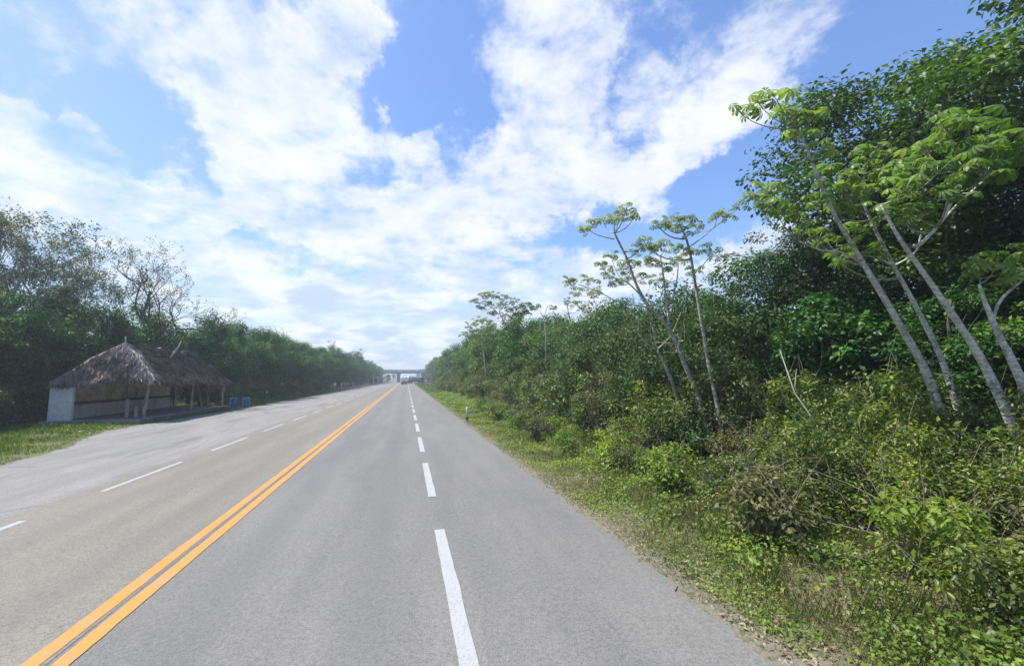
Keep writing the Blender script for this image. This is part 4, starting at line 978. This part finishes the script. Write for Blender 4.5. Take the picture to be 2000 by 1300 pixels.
for k in range(19):
    y = 9.2 + k * 1.5 + rng.uniform(-.5, .5); x = 8.2 + rng.uniform(-.9, 1.2); s = rng.uniform(.42, .72)
    put('broad_leaved_bush', LUSH[0], ('weed', 'lush', 'forest_yellow')[k % 3], 'bark', (x, y, -.15), rng.uniform(0, 6.28), (s, s, s * 1.05), 'bush of larger bright leaves mixed into the right roadside scrub', 'bush', 'broad-leaved bushes in the right scrub')
# lush bright bushes between the trunks, and the tall dark forest at the right
put('lush_bush', LUSH[0], 'lush', 'bark', (12.6, 10.6, 1.6), .4, 1.02, 'bright lush green broad-leaved bush behind the near pale trunks', 'bush')
put('lush_bush', LUSH[0], 'lush', 'bark', (15.0, 12.6, 1.6), 2.4, 1.15, 'lush green bush half hidden behind the brighter one, left of the near trunks', 'bush')
for x, y, s, sz, rz, lab in ((16.2, 10.2, 1.42, 1.16, .3, 'huge dark tree whose glossy crown overhangs the near pale trunks'),
                         (17.5, 5.5, 1.45, 1.28, 1.9, 'huge dark tree at the right edge, crown cut by the top corner'),
                         (13.6, 12.6, .80, .74, 2.0, 'dark tree leaning out left of the huge overhanging one, behind the leftmost near trunk'),
                         (21.5, 13.5, 1.25, 1.10, 3.0, 'tall dark tree behind the huge overhanging one'),
                         (21, 1.5, 1.1, 1.2, 4.0, 'tall dark tree just outside the right edge of the view'),
                         (23, 8, 1.15, 1.3, 5.0, 'tall dark tree deep in the right forest, filling the gap between the two huge ones')):
    put('dark_tree', DARK[int(s * 100) % 2], 'glossy', 'bark', (x, y, 0), rz, (s, s, sz), lab, 'tree')
for k, (x, y, s) in enumerate([(13.2, 8.2, .62), (13.8, 5.6, .60), (13.2, 3.2, .55), (15.5, 8.0, .75), (16, 2.5, .75), (12.6, 11.5, .50), (18.5, 9, .85), (19, 5, .9), (16.2, 11.4, .55), (19, 13, .7), (14.6, 10.0, .42), (22, 12, .9)]):
    put('understorey_tree', BROAD[k % 4], 'forest', 'bark', (x, y, 0), k * 1.3, (s * 1.1, s * 1.1, s), 'shaded understorey tree beneath the huge dark crowns at the right', 'tree', 'shaded understorey trees on the right')

# ---- cecropias: ringed stems, candelabra limbs, rosettes of umbrella-like lobed leaves
def rosette(rng, c, lobe, n, V, F, stems, out=None):
    for i in range(n):
        a = 2 * math.pi * (i * .382 + rng.uniform(-.05, .05)); el = rng.uniform(-.15, .75) if i > 1 else 1.0
        pet = lobe * rng.uniform(.8, 1.7)
        d = np.array([math.cos(a) * math.cos(el), math.sin(a) * math.cos(el), math.sin(el)])
        hub = c + d * pet
        stems.append((c, c + d * pet * .5 + np.array([0, 0, .04]), hub))
        ax = unit(d * .9 + np.array([0, 0, 1.]) + rng.normal(size=3) * .35)
        t1 = unit(np.cross(ax, np.array([.3, .9, .1]))); t2 = np.cross(ax, t1); m_ = 9; sz = lobe * rng.uniform(.75, 1.15)
        P, N, T, L = [], [], [], []
        for j in range(m_):
            b_ = 2 * math.pi * j / m_ + rng.uniform(-.08, .08); rad = t1 * math.cos(b_) + t2 * math.sin(b_)
            T.append(rad - ax * .42); N.append(ax + rad * .30); P.append(hub + rad * .01); L.append(sz * (.72 + .28 * math.cos(b_ - a)) )
        L = np.array(L); v, f = leafgeo3(np.array(P), np.array(N), np.array(T), L, L * .36, .06, .30)
        F.append(f + sum(len(q) for q in V)); V.append(v)
for ci, cdef in enumerate(CECROPIAS):
    rng2 = np.random.RandomState(900 + ci); big = ci < 4; far = cdef['lobe'] > .45
    base = np.array(cdef['stems'][0][0][0]); base[2] = 0
    e = empty('cecropia_tree', tuple(base), label=cdef['label'], cat='tree', group=None)
    ns = 10 if big else 7; allp = []
    for si, (pts, r0, r1) in enumerate(cdef['stems']):
        P_ = [np.array(p) - base for p in pts]; dense = []
        for i in range(len(P_) - 1):   # Catmull-Rom
            a0, a1, a2, a3 = P_[max(i - 1, 0)], P_[i], P_[i + 1], P_[min(i + 2, len(P_) - 1)]
            for q in np.linspace(0, 1, 5)[:-1]:
                dense.append(.5 * ((2 * a1) + (-a0 + a2) * q + (2 * a0 - 5 * a1 + 4 * a2 - a3) * q * q + (-a0 + 3 * a1 - 3 * a2 + a3) * q ** 3))
        dense.append(P_[-1]); nd = len(dense); rr = [(r0 + (r1 - r0) * i / (nd - 1)) * (.78 if big or far else .66) * (1 + .03 * rng2.normal()) for i in range(nd)]
        b = MB(); b.tube(dense, rr, 12 if si == 0 else 8)
        b.build('trunk' if si == 0 else 'limb', M['ring_bark' if big else 'cec_bark'], e, True)
        allp += [(q, r_) for q, r_ in zip(dense[(nd // 2 if si == 0 else 1):], rr[(nd // 2 if si == 0 else 1):])]
    tb = MB(); V, F, st = [], [], []
    for tp in cdef['tips']:
        c = np.array(tp) - base
        j = min(range(len(allp)), key=lambda i: np.linalg.norm(allp[i][0] - c) + (1.2 if allp[i][0][2] > c[2] else 0)); q, r_ = allp[j]; dist = np.linalg.norm(q - c)
        r_ = min(r_ * .75, .012 + .018 * dist) if not far else r_ * .6
        tb = MB(); st = []
        tb.tube(bez(q, c, ((c[0] - q[0]) * .12, (c[1] - q[1]) * .12, -.20 * dist), 6), [r_, r_ * .9, r_ * .8, r_ * .7, r_ * .6, r_ * .55], 6)
        rosette(rng2, c, cdef['lobe'] * (.92 if big else (.84 if far else .76)), 6 if big else 7, V, F, st)
        for s3 in st: tb.tube(s3, [.007, .006, .004] if not far else [.014, .012, .008], 4, False)
        tb.build('branch', M['cec_bark'], e, True)
    link('crown', fast_mesh('crown', np.concatenate(V), np.concatenate(F)), M['cecropia' if big else 'cecropia_hazed'], e)

# ---- bare pale stems in the scrub
def stick(name, pts, r0, r1, mat, label, cat, group=None, forks=()):
    base = np.array(pts[0]); b = MB(); n = len(pts)
    P_ = [np.array(p) - base for p in pts]
    b.tube(P_, [r0 + (r1 - r0) * i / (n - 1) for i in range(n)], 7)
    for (i, d) in forks: b.tube([P_[i], P_[i] + np.array(d) * .55 + [0, 0, .03], P_[i] + np.array(d)], [r1 * 1.2, r1, r1 * .5], 5)
    return tag(b.build(name, M[mat], None, True, loc=tuple(base)), label, cat, group)
stick('dead_stem', [(8.2, 6.9, 0), (8.03, 7.1, 1.45), (7.75, 7.4, 2.2), (7.7, 7.65, 3.1)], .024, .008, 'pale_bark', 'thin pale leaning stem crossing the scrub left of the near trunks', 'stem', None, ((2, (.3, .2, .5)), (1, (-.3, .1, .5))))
stick('dead_stem', [(7.3, 21.4, 0), (7.1, 21.3, 1.1), (6.85, 21.5, 2.0), (6.7, 21.6, 2.7)], .045, .02, 'twig', 'brown arching stem over a dark hollow in the scrub beyond the marker post', 'stem', None, ((2, (-.4, .1, .4)),))
stick('dead_stem', [(8.3, 25.4, 2), (8.3, 25.5, 5.2), (8.2, 25.6, 6.2), (8.45, 25.6, 7.0)], .05, .02, 'pale_bark', 'pale bare stem standing up through the middle of the right belt', 'stem', None, ((1, (.4, 0, .8)), (2, (-.3, 0, .5))))
frng = np.random.RandomState(5)
for (x, y, a, L_, lab) in ((6.1, 4.7, 2.6, 1.1, 'dry fallen branch lying on the verge nearest the camera'), (6.9, 6.2, 1.9, 1.4, 'pale fallen stick leaning out of the scrub onto the verge'),
                      (6.6, 7.3, 2.3, .9, 'short dry stick in the grass below the near scrub'), (7.2, 5.2, 2.2, 1.3, 'long thin dead twig in front of the white ringed trunk')):
    d = np.array([math.cos(a), math.sin(a), .0]); z1 = frng.uniform(.15, .5)
    pts = [np.array([x, y, .06]) + d * L_ * f + np.array([0, 0, z1 * f]) + frng.normal(size=3) * .02 for f in (0, .3, .65, 1)]
    stick('fallen_branch', pts, .018, .007, 'twig', lab, 'branch', None, ((1, (.25, .1, .15)), (2, (-.1, .2, .12))))

# ------------------------------------------------------------------ ground vegetation (uncountable)
rg = np.random.RandomState(31)
def vgz(P):
    return np.array([ground_z(a, b_) for a, b_ in P])
def blades(n, fx, fy, hmin, hmax, w, lean=.5):
    x = fx(n); y = fy(n); P = np.stack([x, y, vgz(zip(x, y)) - .01], 1)
    a = rg.uniform(0, 6.28, n); T = np.stack([np.cos(a) * lean, np.sin(a) * lean, np.ones(n)], 1) + rg.normal(size=(n, 3)) * .2
    N = np.stack([np.cos(a), np.sin(a), np.full(n, .3)], 1)
    L = rg.uniform(hmin, hmax, n); V, F = leafgeo(P, N, T, L, w, .05, .22); return V, F
def field(n, x0, x1, y0, y1, pw=1.8, keep=None):
    """random points denser toward the camera, thinned by patches"""
    y = y0 + (y1 - y0) * rg.uniform(0, 1, n) ** pw; x = rg.uniform(x0, x1, n)
    return x, y
def patches(x, y, s, thr):
    v = np.sin(x * 2.1 * s + 1.3 * y * s) + np.sin(y * 1.7 * s - x * .9 * s + 2) + np.sin(3.7 * s * x - 2.9 * s * y) * .7
    return v + rg.normal(size=len(x)) * .6 > thr
m1_ = leafmat('verge_grass', [(.070, .105, .022), (.125, .170, .032), (.20, .24, .055)], .4, .6, 1.0, .2, dry=(.34, .30, .13)); M['grass'] = m1_
M['straw'] = leafmat('dry_grass', [(.16, .14, .075), (.26, .23, .13), (.38, .35, .23)], .35, .7, 1.5, .15)
def grass_obj(name, label, n, box, pw, hmin, hmax, w, mat, thr, edge=0.35, s=1.0):
    x, y = field(n, *box, pw=pw); k = patches(x, y, s, thr)
    d = x - 3.2 if box[0] > 0 else np.array([edge_left(q) for q in y]) - x
    k &= (d > edge * rg.uniform(0, 1, n) - .05); x, y, d = x[k], y[k], d[k]
    P = np.stack([x, y, vgz(zip(x, y)) - .01], 1); m_ = len(x); a = rg.uniform(0, 6.28, m_)
    T = np.stack([np.cos(a) * .5, np.sin(a) * .5, np.ones(m_)], 1) + rg.normal(size=(m_, 3)) * .2; N = np.stack([np.cos(a), np.sin(a), np.full(m_, .3)], 1)
    L = rg.uniform(hmin, hmax, m_) * np.clip(.35 + d * .6, .35, 1.3); V, F = leafgeo2(P, N, T, L, w * np.clip(.7 + y / 14, .8, 3.5), .05)
    tag(link(name, fast_mesh(name, V, F), M[mat]), label, 'grass', None, 'stuff')
grass_obj('grass', 'green grass along the right verge between asphalt and scrub', 190000, (3.2, 8.6, 1.5, 240), 3.2, .04, .17, .006, 'grass', -.8, .2)
grass_obj('dry_grass', 'straw coloured dry grass mixed into the right verge', 50000, (3.3, 8.0, 1.5, 70), 2.6, .05, .20, .005, 'straw', -.3, .3, 1.6)
grass_obj('grass', 'short grass strip between the paved apron and the left forest', 90000, (-20.5, -10.5, 12, 100), 1.7, .08, .22, .012, 'grass', -.9)
def cover(name, label, n, box, pw, zmax, size, mat, thr, s=1.0, x0=0, dens_x=None):
    x, y = field(n, *box, pw=pw); k = patches(x, y, s, thr); x, y = x[k], y[k]; m_ = len(x)
    hh = np.clip((np.abs(x) - x0) / 2.5, .12, 1) * zmax * (.55 + .45 * np.sin(x * 2.3 + y * 1.1) * np.sin(y * 1.9 - x)) + .03
    P = np.stack([x, y, vgz(zip(x, y)) + hh * rg.uniform(.1, 1, m_)], 1)
    N = rg.normal(size=(m_, 3)) * .42 + np.array([-.15, -.1, 1.]); T = rg.normal(size=(m_, 3)); L = size * rg.uniform(.5, 1.4, m_) * np.clip(.85 + y / 40, .85, 2)
    V, F = leafgeo(P, N, T, L, L * .6, .12, .2); tag(link(name, fast_mesh(name, V, F), M[mat]), label, 'weeds', None, 'stuff')
cover('ground_cover', 'yellow-green leafy weeds sprawling over the right verge', 110000, (3.5, 8.4, 1.6, 75), 2.3, .55, .052, 'weed', -.2, 1.1, 3.5)
cover('ground_cover', 'darker creeping leaves at the foot of the right scrub', 60000, (5.2, 11, 1.6, 60), 2.0, .75, .070, 'brush', -.5, .9, 4.6)
cover('weeds', 'bright weeds dotted through the left grass strip beside the shelter', 14000, (-20.5, -13.5, 12, 60), 1.3, .22, .06, 'lush', .6, .8, 12)
cover('weeds', 'large bright leaves of creepers near the camera at the foot of the right scrub', 5200, (4.4, 9.5, 2.2, 14), 1.3, .85, .105, 'weed', .6, 1.3, 3.9)
# dead leaves and stalks on the verge
x, y = field(16000, 3.3, 9, 1.5, 30, 1.8); P = np.stack([x, y, vgz(zip(x, y)) + .012 + .03 * rg.rand(len(x))], 1)
V, F = leafgeo(P, rg.normal(size=(len(x), 3)) * .3 + [0, 0, 1], rg.normal(size=(len(x), 3)), rg.uniform(.03, .08, len(x)), .03, .2, .1)
M['litter'] = leafmat('leaf_litter', [(.09, .055, .03), (.20, .14, .08), (.34, .27, .18)], .15, .7, 1.)
tag(link('leaf_litter', fast_mesh('leaf_litter', V, F), M['litter']), 'brown dead leaves scattered over the right verge', 'leaves', None, 'stuff')
# loose stones along the asphalt edge
b = MB(); n = 900
for k in range(n):
    y = 1.5 + 30 * rg.rand() ** 1.6; x = 3.28 + abs(rg.normal()) * .28; r = rg.uniform(.006, .022)
    V = [(x + r * rg.uniform(.7, 1.2) * dx, y + r * rg.uniform(.7, 1.2) * dy, .0 + r * dz * .8 - .008 + .004) for dx, dy, dz in ((1, 0, 0), (0, 1, 0), (-1, 0, 0), (0, -1, 0), (.2, .1, 1))]
    b.add(V, [(0, 1, 4), (1, 2, 4), (2, 3, 4), (3, 0, 4)])
M['stone'] = plain('pale_stone', (.27, .255, .22), .9, .2, 0, .3, 30)
tag(b.build('gravel', M['stone']), 'pale loose gravel along the right edge of the asphalt', 'gravel', None, 'stuff')

# ------------------------------------------------------------------ haze
m, t = newmat('haze_air'); g = G(t)
pv = g.n('ShaderNodeVolumePrincipled'); pv.inputs['Color'].default_value = (.80, .90, 1, 1); pv.inputs['Density'].default_value = .0011; pv.inputs['Anisotropy'].default_value = .25
oo = g.n('ShaderNodeOutputMaterial'); g.l(pv.outputs[0], oo.inputs['Volume'])
b = MB(); b.box(-3050, 3050, -650, 3050, -1.2, 24)
tag(b.build('haze', m), kind='stuff')
